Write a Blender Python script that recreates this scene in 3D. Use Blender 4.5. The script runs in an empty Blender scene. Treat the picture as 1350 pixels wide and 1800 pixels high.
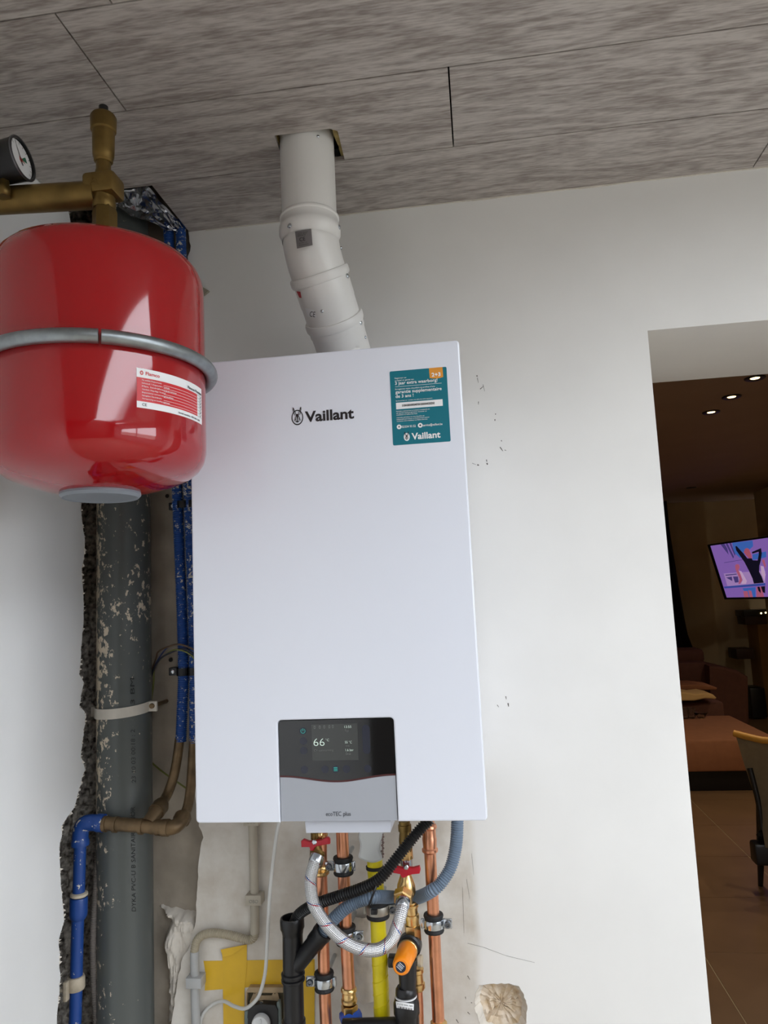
import bpy, bmesh, math, random
from mathutils import Vector, Matrix, Euler, noise
from mathutils.geometry import tessellate_polygon
random.seed(7)
sc = bpy.context.scene
COL = sc.collection

# ------------------------------------------------------------------ camera
CAM = Vector((0.4512, -1.4710, 1.5212))
ROT = Euler((math.radians(96.883), math.radians(2.6183), math.radians(7.5396)), 'XYZ')
FPX = 1293.0
cd = bpy.data.cameras.new('camera')
cam = bpy.data.objects.new('camera', cd); COL.objects.link(cam)
cam.location = CAM; cam.rotation_euler = ROT
cd.sensor_fit = 'VERTICAL'; cd.sensor_height = 36.0; cd.lens = FPX / 1800 * 36.0
cd.clip_start = 0.02; cd.clip_end = 200
sc.camera = cam
# ------------------------------------------------------------------ sky, exposure
SKY = 5.4
w = bpy.data.worlds.new('overcast_sky'); sc.world = w; w.use_nodes = True
bg = w.node_tree.nodes['Background']
bg.inputs[0].default_value = (0.895, 0.915, 1.01, 1); bg.inputs[1].default_value = SKY
sc.view_settings.view_transform = 'Standard'
sc.view_settings.look = 'None'
sc.view_settings.exposure = 0.66
sc.view_settings.gamma = 1.0
sc.view_settings.use_curve_mapping = False

def portal(name, loc, rot, sx, sy):
    l = bpy.data.lights.new(name, 'AREA'); l.shape = 'RECTANGLE'; l.size = sx; l.size_y = sy
    l.cycles.is_portal = True
    o = bpy.data.objects.new(name, l); COL.objects.link(o); o.location = loc; o.rotation_euler = rot
    return o
# daylight portals in the real openings of the glazed extension behind the camera
portal('window_portal', (3.19, -2.2, 1.55), (0, math.radians(90), 0), 1.3, 2.7)
portal('window_portal', (1.75, -2.5, 2.40), (0, 0, 0), 1.45, 3.4)

# ------------------------------------------------------------------ helpers
RM = ROT.to_matrix()
def ray(px, py): return RM @ Vector(((px - 675) / FPX, -(py - 900) / FPX, -1.0))
def DN(p): return Vector((p.x + .0, p.y, -.011))
def V(px, py, Y):
    d = ray(px, py); return CAM + d * ((Y - CAM.y) / d.y)
def VX(px, py, X):
    d = ray(px, py); return CAM + d * ((X - CAM.x) / d.x)
def VZ(px, py, Z):
    d = ray(px, py); return CAM + d * ((Z - CAM.z) / d.z)

def lin(c):
    r = []
    for v in c[:3]:
        v = v / 255.0
        r.append(v / 12.92 if v <= 0.04045 else ((v + 0.055) / 1.055) ** 2.4)
    return (*r, 1.0)

MATS = {}
def mat(name, rgb, rough=0.5, metal=0.0, var=0.0, scale=30.0, bump=0.0, bscale=None, emit=None, coat=0.0,
        rgb2=None, spec=None, detail=4.0):
    if name in MATS: return MATS[name]
    m = bpy.data.materials.new(name); m.use_nodes = True
    nt = m.node_tree; b = nt.nodes['Principled BSDF']
    b.inputs['Base Color'].default_value = lin(rgb)
    b.inputs['Roughness'].default_value = rough
    b.inputs['Metallic'].default_value = metal
    if spec is not None: b.inputs['Specular IOR Level'].default_value = spec
    if coat: b.inputs['Coat Weight'].default_value = coat; b.inputs['Coat Roughness'].default_value = 0.03
    tc = nt.nodes.new('ShaderNodeTexCoord')
    if var or rgb2:
        n = nt.nodes.new('ShaderNodeTexNoise'); n.inputs['Scale'].default_value = scale; n.inputs['Detail'].default_value = detail
        nt.links.new(tc.outputs['Object'], n.inputs['Vector'])
        r = nt.nodes.new('ShaderNodeValToRGB')
        a = lin(rgb)
        c2 = lin(rgb2) if rgb2 else tuple(min(1, x * (1 + var)) for x in a[:3]) + (1,)
        c1 = tuple(x * (1 - var) for x in a[:3]) + (1,)
        r.color_ramp.elements[0].position = 0.35; r.color_ramp.elements[1].position = 0.65
        r.color_ramp.elements[0].color = c1; r.color_ramp.elements[1].color = c2
        nt.links.new(n.outputs['Fac'], r.inputs['Fac']); nt.links.new(r.outputs['Color'], b.inputs['Base Color'])
    if bump:
        n2 = nt.nodes.new('ShaderNodeTexNoise'); n2.inputs['Scale'].default_value = bscale or scale; n2.inputs['Detail'].default_value = 5
        nt.links.new(tc.outputs['Object'], n2.inputs['Vector'])
        bp = nt.nodes.new('ShaderNodeBump'); bp.inputs['Strength'].default_value = bump; bp.inputs['Distance'].default_value = 0.002
        nt.links.new(n2.outputs['Fac'], bp.inputs['Height']); nt.links.new(bp.outputs['Normal'], b.inputs['Normal'])
    if emit:
        b.inputs['Emission Color'].default_value = lin(emit[0]); b.inputs['Emission Strength'].default_value = emit[1]
    MATS[name] = m
    return m

def splatter(name, base, fleck, rough, thr=0.6, scale=60.0, zstretch=1.0, leftmask=None, stripes=None):
    """paint-flecked plastic: dried paint of its own shape on a base colour"""
    m = bpy.data.materials.new(name); m.use_nodes = True; MATS[name] = m
    nt = m.node_tree; b = nt.nodes['Principled BSDF']; b.inputs['Roughness'].default_value = rough
    tc = nt.nodes.new('ShaderNodeTexCoord'); mp = nt.nodes.new('ShaderNodeMapping')
    mp.inputs['Scale'].default_value = (1, 1, zstretch)
    nt.links.new(tc.outputs['Object'], mp.inputs['Vector'])
    n = nt.nodes.new('ShaderNodeTexNoise'); n.inputs['Scale'].default_value = scale; n.inputs['Detail'].default_value = 6; n.inputs['Roughness'].default_value = 0.65
    nt.links.new(mp.outputs['Vector'], n.inputs['Vector'])
    val = n.outputs['Fac']
    big = nt.nodes.new('ShaderNodeTexNoise'); big.inputs['Scale'].default_value = 7.0
    nt.links.new(tc.outputs['Object'], big.inputs['Vector'])
    ma = nt.nodes.new('ShaderNodeMath'); ma.operation = 'MULTIPLY_ADD'; ma.inputs[1].default_value = 0.35
    nt.links.new(big.outputs['Fac'], ma.inputs[0]); nt.links.new(val, ma.inputs[2]); val = ma.outputs[0]
    if leftmask:
        sp = nt.nodes.new('ShaderNodeSeparateXYZ'); nt.links.new(tc.outputs['Object'], sp.inputs[0])
        mr = nt.nodes.new('ShaderNodeMapRange'); mr.inputs['From Min'].default_value = leftmask[0]; mr.inputs['From Max'].default_value = leftmask[1]
        mr.inputs['To Min'].default_value = leftmask[2]; mr.inputs['To Max'].default_value = leftmask[3]
        nt.links.new(sp.outputs[leftmask[4] if len(leftmask) > 4 else 0], mr.inputs['Value'])
        ad = nt.nodes.new('ShaderNodeMath'); ad.operation = 'ADD'
        nt.links.new(val, ad.inputs[0]); nt.links.new(mr.outputs[0], ad.inputs[1]); val = ad.outputs[0]
    if stripes:
        sp2 = nt.nodes.new('ShaderNodeSeparateXYZ'); nt.links.new(tc.outputs['Object'], sp2.inputs[0])
        mr2 = nt.nodes.new('ShaderNodeMapRange'); mr2.inputs['From Min'].default_value = stripes[0]; mr2.inputs['From Max'].default_value = stripes[1]
        mr2.inputs['To Min'].default_value = stripes[2]; mr2.inputs['To Max'].default_value = stripes[3]
        nt.links.new(sp2.outputs[2], mr2.inputs['Value'])
        ad2 = nt.nodes.new('ShaderNodeMath'); ad2.operation = 'ADD'
        nt.links.new(val, ad2.inputs[0]); nt.links.new(mr2.outputs[0], ad2.inputs[1]); val = ad2.outputs[0]
    r = nt.nodes.new('ShaderNodeValToRGB'); r.color_ramp.elements[0].position = thr + 0.16; r.color_ramp.elements[1].position = thr + 0.18
    r.color_ramp.elements[0].color = lin(base); r.color_ramp.elements[1].color = lin(fleck)
    nt.links.new(val, r.inputs['Fac']); nt.links.new(r.outputs['Color'], b.inputs['Base Color'])
    return m

def new(): return bmesh.new()
def smooth_by_angle(me, ang=40):
    me.polygons.foreach_set('use_smooth', [len(p.vertices) == 4 for p in me.polygons])
    bm = bmesh.new(); bm.from_mesh(me)
    a = math.radians(ang)
    for e in bm.edges:
        if len(e.link_faces) == 2 and e.calc_face_angle(0) > a: e.smooth = False
    bm.to_mesh(me); bm.free()

def part(name, bm, m, parent=None, smooth=True, label=None, kind=None, recalc=True):
    if name in ('lettering', 'display_text', 'logo', 'badge_print', 'barcode'): kind = 'stuff'
    if recalc: bmesh.ops.recalc_face_normals(bm, faces=bm.faces[:])
    off = Vector((0, 0, 0))
    if parent is not None:
        p = parent
        while p is not None:
            off += p.location; p = p.parent
    bmesh.ops.translate(bm, verts=bm.verts[:], vec=-off)
    me = bpy.data.meshes.new(name); bm.to_mesh(me); bm.free()
    if isinstance(m, (list, tuple)):
        for k in m: me.materials.append(k)
    else: me.materials.append(m)
    if smooth: smooth_by_angle(me)
    o = bpy.data.objects.new(name, me); COL.objects.link(o)
    if parent is not None: o.parent = parent
    if label: o['label'] = label
    if kind: o['kind'] = kind
    return o
def thing(name, label, cat, loc=(0, 0, 0), group=None):
    o = bpy.data.objects.new(name, None); COL.objects.link(o); o.location = loc; o.empty_display_size = 0.05
    o['label'] = label; o['category'] = cat
    if group: o['group'] = group
    return o
def tag(o, label, cat, group=None):
    """a thing that is one mesh: its origin goes to the base of the mesh"""
    o['label'] = label; o['category'] = cat
    if group: o['group'] = group
    me = o.data
    n = len(me.vertices)
    if n and o.parent is None:
        xs = [v.co.x for v in me.vertices]; ys = [v.co.y for v in me.vertices]; zs = [v.co.z for v in me.vertices]
        c = Vector(((min(xs) + max(xs)) / 2, (min(ys) + max(ys)) / 2, min(zs)))
        me.transform(Matrix.Translation(-c)); o.location = c
    return o

def box(bm, a, b, bev=0.0, rot=None, piv=None):
    lo = [min(a[i], b[i]) for i in range(3)]; hi = [max(a[i], b[i]) for i in range(3)]
    g = bmesh.ops.create_cube(bm, size=1.0)
    vs = g['verts']
    c = Vector([(lo[i] + hi[i]) / 2 for i in range(3)])
    for v in vs:
        v.co = Vector([v.co[i] * (hi[i] - lo[i]) for i in range(3)]) + c
    if bev:
        es = list({e for v in vs for e in v.link_edges})
        r = bmesh.ops.bevel(bm, geom=es, offset=bev, segments=2, profile=0.5, affect='EDGES')
        vs = list({v for f in r['faces'] for v in f.verts} | {v for v in vs if v.is_valid})
    if rot is not None:
        M3 = rot.to_matrix() if hasattr(rot, 'to_matrix') else rot
        p = Vector(piv) if piv is not None else c
        for v in vs: v.co = M3 @ (v.co - p) + p
    return vs

def frame_of(d):
    d = d.normalized()
    up = Vector((0, 0, 1)) if abs(d.z) < 0.9 else Vector((0, -1, 0))
    x = up.cross(d).normalized(); y = d.cross(x)
    return x, y
def lathe(bm, p, d, prof, seg=24, cap0=True, cap1=True, ph=0.0, x=None):
    """rings (distance along d, radius) about the axis p + t*d"""
    p = Vector(p); d = Vector(d).normalized()
    ax, ay = frame_of(d)
    rings = []
    for t, r in prof:
        c = p + d * t
        rings.append([bm.verts.new(c + (ax * math.cos(ph + 2 * math.pi * k / seg) + ay * math.sin(ph + 2 * math.pi * k / seg)) * r) for k in range(seg)])
    for i in range(len(rings) - 1):
        for k in range(seg):
            try: bm.faces.new((rings[i][k], rings[i][(k + 1) % seg], rings[i + 1][(k + 1) % seg], rings[i + 1][k]))
            except ValueError: pass
    if cap0: bm.faces.new(rings[0][::-1])
    if cap1: bm.faces.new(rings[-1])
    return rings
def cyl(bm, a, b, r, seg=20, r2=None):
    a = Vector(a); b = Vector(b)
    return lathe(bm, a, b - a, [(0, r), ((b - a).length, r if r2 is None else r2)], seg)
def spline(pts, n=12):
    pts = [Vector(p) for p in pts]
    if len(pts) < 3:
        return [pts[0].lerp(pts[1], i / n) for i in range(n + 1)]
    P = [pts[0] * 2 - pts[1]] + pts + [pts[-1] * 2 - pts[-2]]
    out = []
    for i in range(1, len(P) - 2):
        p0, p1, p2, p3 = P[i - 1], P[i], P[i + 1], P[i + 2]
        for k in range(n):
            t = k / n
            out.append(0.5 * ((2 * p1) + (p2 - p0) * t + (2 * p0 - 5 * p1 + 4 * p2 - p3) * t * t + (3 * p1 - p0 - 3 * p2 + p3) * t ** 3))
    out.append(pts[-1])
    return out
def resample(pts, step):
    out = [pts[0].copy()]; acc = 0.0
    L = sum((pts[i + 1] - pts[i]).length for i in range(len(pts) - 1))
    n = max(2, int(round(L / step))); st = L / n
    need = st; i = 0; cur = pts[0].copy()
    while len(out) < n and i < len(pts) - 1:
        seg = (pts[i + 1] - cur).length
        if seg >= need:
            cur = cur + (pts[i + 1] - cur).normalized() * need; out.append(cur.copy()); need = st
        else:
            need -= seg; i += 1; cur = pts[i].copy()
    out.append(pts[-1].copy())
    return out
def tube(bm, pts, rad, seg=14, cap=True, uv=None, close=False):
    """rad: number or fn(i, n)"""
    n = len(pts); rings = []
    t0 = (pts[1] - pts[0]).normalized(); ax, ay = frame_of(t0)
    lay = bm.loops.layers.uv.verify() if uv else None
    L = [0.0]
    for i in range(1, n): L.append(L[-1] + (pts[i] - pts[i - 1]).length)
    for i in range(n):
        a = pts[max(i - 1, 0)]; b = pts[min(i + 1, n - 1)]
        t = (b - a).normalized()
        ax = (ax - t * ax.dot(t)).normalized(); ay = t.cross(ax)
        r = rad(i, n) if callable(rad) else rad
        rings.append([bm.verts.new(pts[i] + (ax * math.cos(2 * math.pi * k / seg) + ay * math.sin(2 * math.pi * k / seg)) * r) for k in range(seg)])
    for i in range(n - 1):
        for k in range(seg):
            f = bm.faces.new((rings[i][k], rings[i][(k + 1) % seg], rings[i + 1][(k + 1) % seg], rings[i + 1][k]))
            if lay:
                us = (k / seg, (k + 1) / seg, (k + 1) / seg, k / seg); vs = (L[i], L[i], L[i + 1], L[i + 1])
                for lp, u, v in zip(f.loops, us, vs): lp[lay].uv = (u, v)
    if cap: bm.faces.new(rings[0][::-1]); bm.faces.new(rings[-1])
    return rings
def corrugated(bm, pts, r, pitch=0.004, depth=0.0012, seg=16, n=14):
    p = resample(spline(pts, n), pitch / 4)
    prof = (r, r, r - depth, r - depth)
    tube(bm, p, lambda i, m: prof[i % 4], seg)
def prism(bm, outline, d, holes=()):
    """closed polygon (with holes) extruded by vector d; outline is a list of 3-D points"""
    loops = [[Vector(p) for p in outline]] + [[Vector(p) for p in h] for h in holes]
    flat = [p for l in loops for p in l]
    tris = tessellate_polygon(loops)
    d = Vector(d)
    A = [bm.verts.new(p) for p in flat]; B = [bm.verts.new(p + d) for p in flat]
    for t in tris:
        try:
            bm.faces.new([A[i] for i in t]); bm.faces.new([B[i] for i in reversed(t)])
        except ValueError: pass
    k = 0
    for l in loops:
        n = len(l)
        for i in range(n):
            a, b = k + i, k + (i + 1) % n
            bm.faces.new((A[a], A[b], B[b], B[a]))
        k += n
    return A, B
def prism_soft(bm, outline, d, off):
    """polygon extruded by d; the end at outline is rounded over by off"""
    P = [Vector(p) for p in outline]; d = Vector(d); n = len(P); nz = d.normalized()
    area = Vector()
    for i in range(n): area += P[i].cross(P[(i + 1) % n])
    sg_ = 1 if area.dot(nz) > 0 else -1
    N = []
    for i in range(n):
        e1_ = (P[i] - P[i - 1]).normalized(); e2_ = (P[(i + 1) % n] - P[i]).normalized()
        m_ = (nz.cross(e1_) + nz.cross(e2_)) * sg_
        m_ = m_.normalized() if m_.length > 1e-6 else nz.cross(e1_) * sg_
        c_ = max(.5, m_.dot(nz.cross(e1_) * sg_)); N.append(m_ / c_)
    def loop(ins, t): return [bm.verts.new(P[i] + N[i] * ins + nz * t) for i in range(n)]
    L = [loop(off, 0), loop(off * .3, off * .3), loop(0, off), loop(0, d.length)]
    for a, b in zip(L, L[1:]):
        for i in range(n): bm.faces.new((a[i], a[(i + 1) % n], b[(i + 1) % n], b[i]))
    for l in (L[0], L[-1]):
        for t in tessellate_polygon([[v.co for v in l]]):
            try: bm.faces.new([l[i] for i in t])
            except ValueError: pass
def rrect(x0, z0, x1, z1, r, Y, n=5):
    out = []
    for cx, cz, a0 in ((x1 - r, z0 + r, -90), (x1 - r, z1 - r, 0), (x0 + r, z1 - r, 90), (x0 + r, z0 + r, 180)):
        for k in range(n + 1):
            a = math.radians(a0 + 90 * k / n); out.append(Vector((cx + r * math.cos(a), Y, cz + r * math.sin(a))))
    return out
def disc(cx, cz, r, Y, n=20, rz=None):
    return [Vector((cx + r * math.cos(2 * math.pi * k / n), Y, cz + (rz or r) * math.sin(2 * math.pi * k / n))) for k in range(n)]

def text_bm(body, height, width=None, bold=0.0, depth=0.0004, spacing=1.0):
    """flat lettering in x (along) / y (up), starting at 0,0 on its baseline; height is the cap height"""
    c = bpy.data.curves.new('lettering', 'FONT'); c.body = body; c.size = 1.0; c.resolution_u = 3; c.offset = bold; c.extrude = 0.001
    c.space_character = spacing
    o = bpy.data.objects.new('lettering', c); COL.objects.link(o)
    dg = bpy.context.evaluated_depsgraph_get()
    me = bpy.data.meshes.new_from_object(o.evaluated_get(dg))
    bpy.data.objects.remove(o); bpy.data.curves.remove(c)
    bm = bmesh.new(); bm.from_mesh(me); bpy.data.meshes.remove(me)
    xs = [v.co.x for v in bm.verts]; x0 = min(xs); wd = max(xs) - x0
    s = height / 0.70
    sx = width / wd if width else s
    for v in bm.verts:
        v.co = Vector(((v.co.x - x0) * sx, v.co.y * s, depth if v.co.z > 0 else 0.0))
    return bm
def place_text(bm, org, ux, uy):
    ux = Vector(ux); uy = Vector(uy); n = ux.cross(uy); o = Vector(org)
    for v in bm.verts:
        c = v.co.copy(); v.co = o + ux * c.x + uy * c.y + n * c.z
    return bm
def merge(dst, src):
    me = bpy.data.meshes.new('tmp'); src.to_mesh(me); src.free(); dst.from_mesh(me); bpy.data.meshes.remove(me)
def face_text(body, p0, p1, h, Y, bold=0.0, fit=True):
    """lettering on a surface facing the room at depth Y, baseline from point p0 to p1 (pixels measured on the photo)"""
    a = V(*p0, Y); b = V(*p1, Y)
    bm = text_bm(body, h, (b.x - a.x) if fit else None, bold)
    return place_text(bm, (a.x, Y, (a.z + b.z) / 2), (1, 0, 0), (0, 0, 1))

# ------------------------------------------------------------------ materials
def wall_paint(name, rgb, stain=None):
    m = bpy.data.materials.new(name); m.use_nodes = True; nt = m.node_tree; b = nt.nodes['Principled BSDF']
    b.inputs['Roughness'].default_value = 0.75
    tc = nt.nodes.new('ShaderNodeTexCoord')
    n = nt.nodes.new('ShaderNodeTexNoise'); n.inputs['Scale'].default_value = 5; n.inputs['Detail'].default_value = 6
    nt.links.new(tc.outputs['Object'], n.inputs['Vector'])
    r = nt.nodes.new('ShaderNodeValToRGB'); a = lin(rgb)
    r.color_ramp.elements[0].position = 0.3; r.color_ramp.elements[1].position = 0.7
    r.color_ramp.elements[0].color = tuple(x * 0.96 for x in a[:3]) + (1,); r.color_ramp.elements[1].color = tuple(min(1, x * 1.02) for x in a[:3]) + (1,)
    nt.links.new(n.outputs['Fac'], r.inputs['Fac']); col = r.outputs['Color']
    if stain:
        # unpainted, grubby old plaster low down behind the boiler
        sp = nt.nodes.new('ShaderNodeSeparateXYZ'); nt.links.new(tc.outputs['Object'], sp.inputs[0])
        wob = nt.nodes.new('ShaderNodeTexNoise'); wob.inputs['Scale'].default_value = 9
        nt.links.new(tc.outputs['Object'], wob.inputs['Vector'])
        def ramp(sock, lo, hi, inv=False, wamt=0.04):
            ad = nt.nodes.new('ShaderNodeMath'); ad.operation = 'MULTIPLY_ADD'; ad.inputs[1].default_value = wamt
            nt.links.new(wob.outputs['Fac'], ad.inputs[0]); nt.links.new(sock, ad.inputs[2])
            mr = nt.nodes.new('ShaderNodeMapRange'); mr.interpolation_type = 'SMOOTHSTEP'
            mr.inputs['From Min'].default_value = lo; mr.inputs['From Max'].default_value = hi
            mr.inputs['To Min'].default_value = 1.0 if inv else 0.0; mr.inputs['To Max'].default_value = 0.0 if inv else 1.0
            nt.links.new(ad.outputs[0], mr.inputs['Value']); return mr.outputs[0]
        fx = ramp(sp.outputs[0], 0.405, 0.425, True, 0.02); fz = ramp(sp.outputs[2], 1.16, 1.26, True, 0.10)
        mu = nt.nodes.new('ShaderNodeMath'); mu.operation = 'MULTIPLY'; nt.links.new(fx, mu.inputs[0]); nt.links.new(fz, mu.inputs[1])
        dn = nt.nodes.new('ShaderNodeTexNoise'); dn.inputs['Scale'].default_value = 14; dn.inputs['Detail'].default_value = 7; dn.inputs['Roughness'].default_value = 0.6
        nt.links.new(tc.outputs['Object'], dn.inputs['Vector'])
        dr = nt.nodes.new('ShaderNodeValToRGB')
        dr.color_ramp.elements[0].position = 0.3; dr.color_ramp.elements[1].position = 0.68
        dr.color_ramp.elements[0].color = lin(stain[0]); dr.color_ramp.elements[1].color = lin(stain[1])
        nt.links.new(dn.outputs['Fac'], dr.inputs['Fac'])
        mx = nt.nodes.new('ShaderNodeMixRGB'); nt.links.new(mu.outputs[0], mx.inputs['Fac']); nt.links.new(col, mx.inputs[1]); nt.links.new(dr.outputs['Color'], mx.inputs[2])
        col = mx.outputs['Color']
    nt.links.new(col, b.inputs['Base Color'])
    n2 = nt.nodes.new('ShaderNodeTexNoise'); n2.inputs['Scale'].default_value = 26; n2.inputs['Detail'].default_value = 8
    nt.links.new(tc.outputs['Object'], n2.inputs['Vector'])
    bp = nt.nodes.new('ShaderNodeBump'); bp.inputs['Strength'].default_value = 0.12; bp.inputs['Distance'].default_value = 0.003
    nt.links.new(n2.outputs['Fac'], bp.inputs['Height']); nt.links.new(bp.outputs['Normal'], b.inputs['Normal'])
    return m
M_wall = wall_paint('wall_paint', (234, 232, 228), ((198, 189, 176), (224, 220, 212)))
M_wall2 = wall_paint('wall_paint_side', (232, 232, 231))

def plank_mat():
    m = bpy.data.materials.new('grey_oak_laminate'); m.use_nodes = True; nt = m.node_tree; b = nt.nodes['Principled BSDF']
    b.inputs['Roughness'].default_value = 0.42
    tc = nt.nodes.new('ShaderNodeTexCoord'); oi = nt.nodes.new('ShaderNodeObjectInfo')
    sh = nt.nodes.new('ShaderNodeVectorMath'); sh.operation = 'MULTIPLY_ADD'; sh.inputs[1].default_value = (13, 7, 3)
    nt.links.new(oi.outputs['Random'], sh.inputs[0]); nt.links.new(tc.outputs['Object'], sh.inputs[2])
    mp = nt.nodes.new('ShaderNodeMapping'); mp.inputs['Scale'].default_value = (1.3, 8, 1); nt.links.new(sh.outputs[0], mp.inputs['Vector'])
    n = nt.nodes.new('ShaderNodeTexNoise'); n.inputs['Scale'].default_value = 1.6; n.inputs['Detail'].default_value = 3; n.inputs['Distortion'].default_value = 0.4
    nt.links.new(mp.outputs[0], n.inputs['Vector'])
    # cathedral growth rings: contour lines of a stretched noise
    mu = nt.nodes.new('ShaderNodeMath'); mu.operation = 'MULTIPLY'; mu.inputs[1].default_value = 50; nt.links.new(n.outputs['Fac'], mu.inputs[0])
    si = nt.nodes.new('ShaderNodeMath'); si.operation = 'SINE'; nt.links.new(mu.outputs[0], si.inputs[0])
    mp2 = nt.nodes.new('ShaderNodeMapping'); mp2.inputs['Scale'].default_value = (26, 190, 1); nt.links.new(sh.outputs[0], mp2.inputs['Vector'])
    f = nt.nodes.new('ShaderNodeTexNoise'); f.inputs['Scale'].default_value = 1.5; f.inputs['Detail'].default_value = 6; nt.links.new(mp2.outputs[0], f.inputs['Vector'])
    mp3 = nt.nodes.new('ShaderNodeMapping'); mp3.inputs['Scale'].default_value = (2, 16, 1); nt.links.new(sh.outputs[0], mp3.inputs['Vector'])
    g = nt.nodes.new('ShaderNodeTexNoise'); g.inputs['Scale'].default_value = 2.0; g.inputs['Detail'].default_value = 5; nt.links.new(mp3.outputs[0], g.inputs['Vector'])
    a1 = nt.nodes.new('ShaderNodeMath'); a1.operation = 'MULTIPLY_ADD'; a1.inputs[1].default_value = 0.12; nt.links.new(si.outputs[0], a1.inputs[0]); nt.links.new(f.outputs['Fac'], a1.inputs[2])
    a2 = nt.nodes.new('ShaderNodeMath'); a2.operation = 'MULTIPLY_ADD'; a2.inputs[1].default_value = 0.55; nt.links.new(g.outputs['Fac'], a2.inputs[0]); nt.links.new(a1.outputs[0], a2.inputs[2])
    r = nt.nodes.new('ShaderNodeValToRGB'); r.color_ramp.elements[0].position = 0.52; r.color_ramp.elements[1].position = 1.05
    r.color_ramp.elements[0].color = lin((140, 130, 124)); r.color_ramp.elements[1].color = lin((193, 186, 180))
    nt.links.new(a2.outputs[0], r.inputs['Fac']); nt.links.new(r.outputs['Color'], b.inputs['Base Color'])
    bp = nt.nodes.new('ShaderNodeBump'); bp.inputs['Strength'].default_value = 0.1; bp.inputs['Distance'].default_value = 0.001
    nt.links.new(f.outputs['Fac'], bp.inputs['Height']); nt.links.new(bp.outputs['Normal'], b.inputs['Normal'])
    return m
M_plank = plank_mat()
M_flue = mat('white_flue_enamel', (232, 230, 226), 0.28, var=0.01, scale=4)
M_boiler = mat('white_powder_coat', (229, 232, 241), 0.2, bump=0.02, bscale=500)
M_black_glass = mat('black_panel_glass', (10, 11, 13), 0.05, coat=0.6)
M_flap = mat('silver_grey_plastic', (166, 169, 176), 0.38)
M_lightplastic = mat('pale_grey_plastic', (196, 199, 208), 0.4)
M_ink = mat('dark_ink', (34, 28, 30), 0.45)
M_teal = mat('teal_sticker', (8, 112, 128), 0.4)
M_white = mat('white_print', (238, 238, 238), 0.5)
M_orange_tab = mat('orange_print', (226, 150, 52), 0.45)
M_red = mat('red_lacquer', (158, 12, 20), 0.07, coat=0.35)
M_galv = mat('galvanised_steel', (150, 156, 158), 0.38, 0.9, var=0.12, scale=60)
M_zinc = mat('bright_zinc', (200, 206, 212), 0.22, 1.0, var=0.1, scale=90)
M_oldbrass = mat('dull_old_brass', (128, 104, 58), 0.45, 0.85, var=0.22, scale=22, bump=0.1)
M_brass = mat('new_brass', (226, 190, 130), 0.28, 1.0, var=0.1, scale=60)
M_bronze = mat('weathered_bronze', (112, 92, 66), 0.45, 0.6, var=0.25, scale=40, bump=0.2)
M_copper = mat('copper_pipe', (226, 160, 126), 0.34, 1.0, var=0.10, scale=35)
M_blackpl = mat('black_plastic', (20, 20, 22), 0.35)
M_rubber = mat('black_rubber', (24, 24, 26), 0.65)
M_greypl = mat('grey_conduit_plastic', (172, 173, 172), 0.5, var=0.05, scale=25)
M_beigepl = mat('beige_conduit_plastic', (176, 168, 152), 0.55, var=0.05)
M_blue = splatter('blue_pvc', (26, 66, 136), (205, 200, 188), 0.4, thr=0.63, scale=70)
M_blueclean = mat('blue_fitting_plastic', (28, 72, 160), 0.35)
M_bluecor = splatter('blue_corrugated_sleeve', (20, 68, 138), (205, 200, 185), 0.45, thr=0.62, scale=150)
M_bluecor2 = splatter('blue_corrugated_sleeve_painted', (20, 68, 138), (205, 200, 185), 0.45, thr=0.58, scale=150)
M_pvc = splatter('dark_grey_pvc', (84, 88, 86), (206, 192, 170), 0.32, thr=0.60, scale=85, zstretch=0.7,
                 leftmask=(0.012, -0.045, -0.03, 0.135), stripes=(0.80, 0.95, -0.10, 0.0))
M_yellow = mat('yellow_gas_wrap', (222, 204, 20), 0.35, var=0.08, scale=30, bump=0.2, bscale=60)
M_tape = mat('yellow_tape', (222, 178, 32), 0.4, var=0.05, scale=20)
M_white_cable = mat('white_cable_sheath', (206, 206, 202), 0.45)
M_greyhose = mat('grey_blue_hose', (112, 128, 146), 0.45)
M_blackhose = mat('black_hose', (16, 16, 18), 0.35)
M_orange = mat('orange_plastic', (245, 140, 14), 0.3)
M_redhandle = mat('red_handle_paint', (178, 18, 38), 0.3)
M_foil = mat('aluminium_foil', (196, 198, 204), 0.18, 1.0)
M_concrete = mat('bare_concrete', (164, 154, 140), 0.9, var=0.14, scale=14, bump=0.5, bscale=60)
M_dark = mat('dark_torn_masonry', (78, 72, 66), 0.95, rgb2=(205, 198, 188), scale=90, bump=1.0, bscale=90, detail=8)
M_plaster = mat('rough_plaster', (214, 207, 196), 0.9, var=0.08, scale=30, bump=0.8, bscale=70)
M_chipstone = mat('exposed_render', (202, 180, 148), 0.95, rgb2=(222, 208, 190), scale=55, bump=0.8, bscale=120)
M_void = mat('dark_void', (40, 36, 32), 0.95)
M_frame = mat('anthracite_aluminium', (56, 58, 60), 0.45)
M_insul = mat('mineral_insulation', (160, 140, 88), 0.95, var=0.25, scale=70, bump=1.0, bscale=100)
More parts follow.
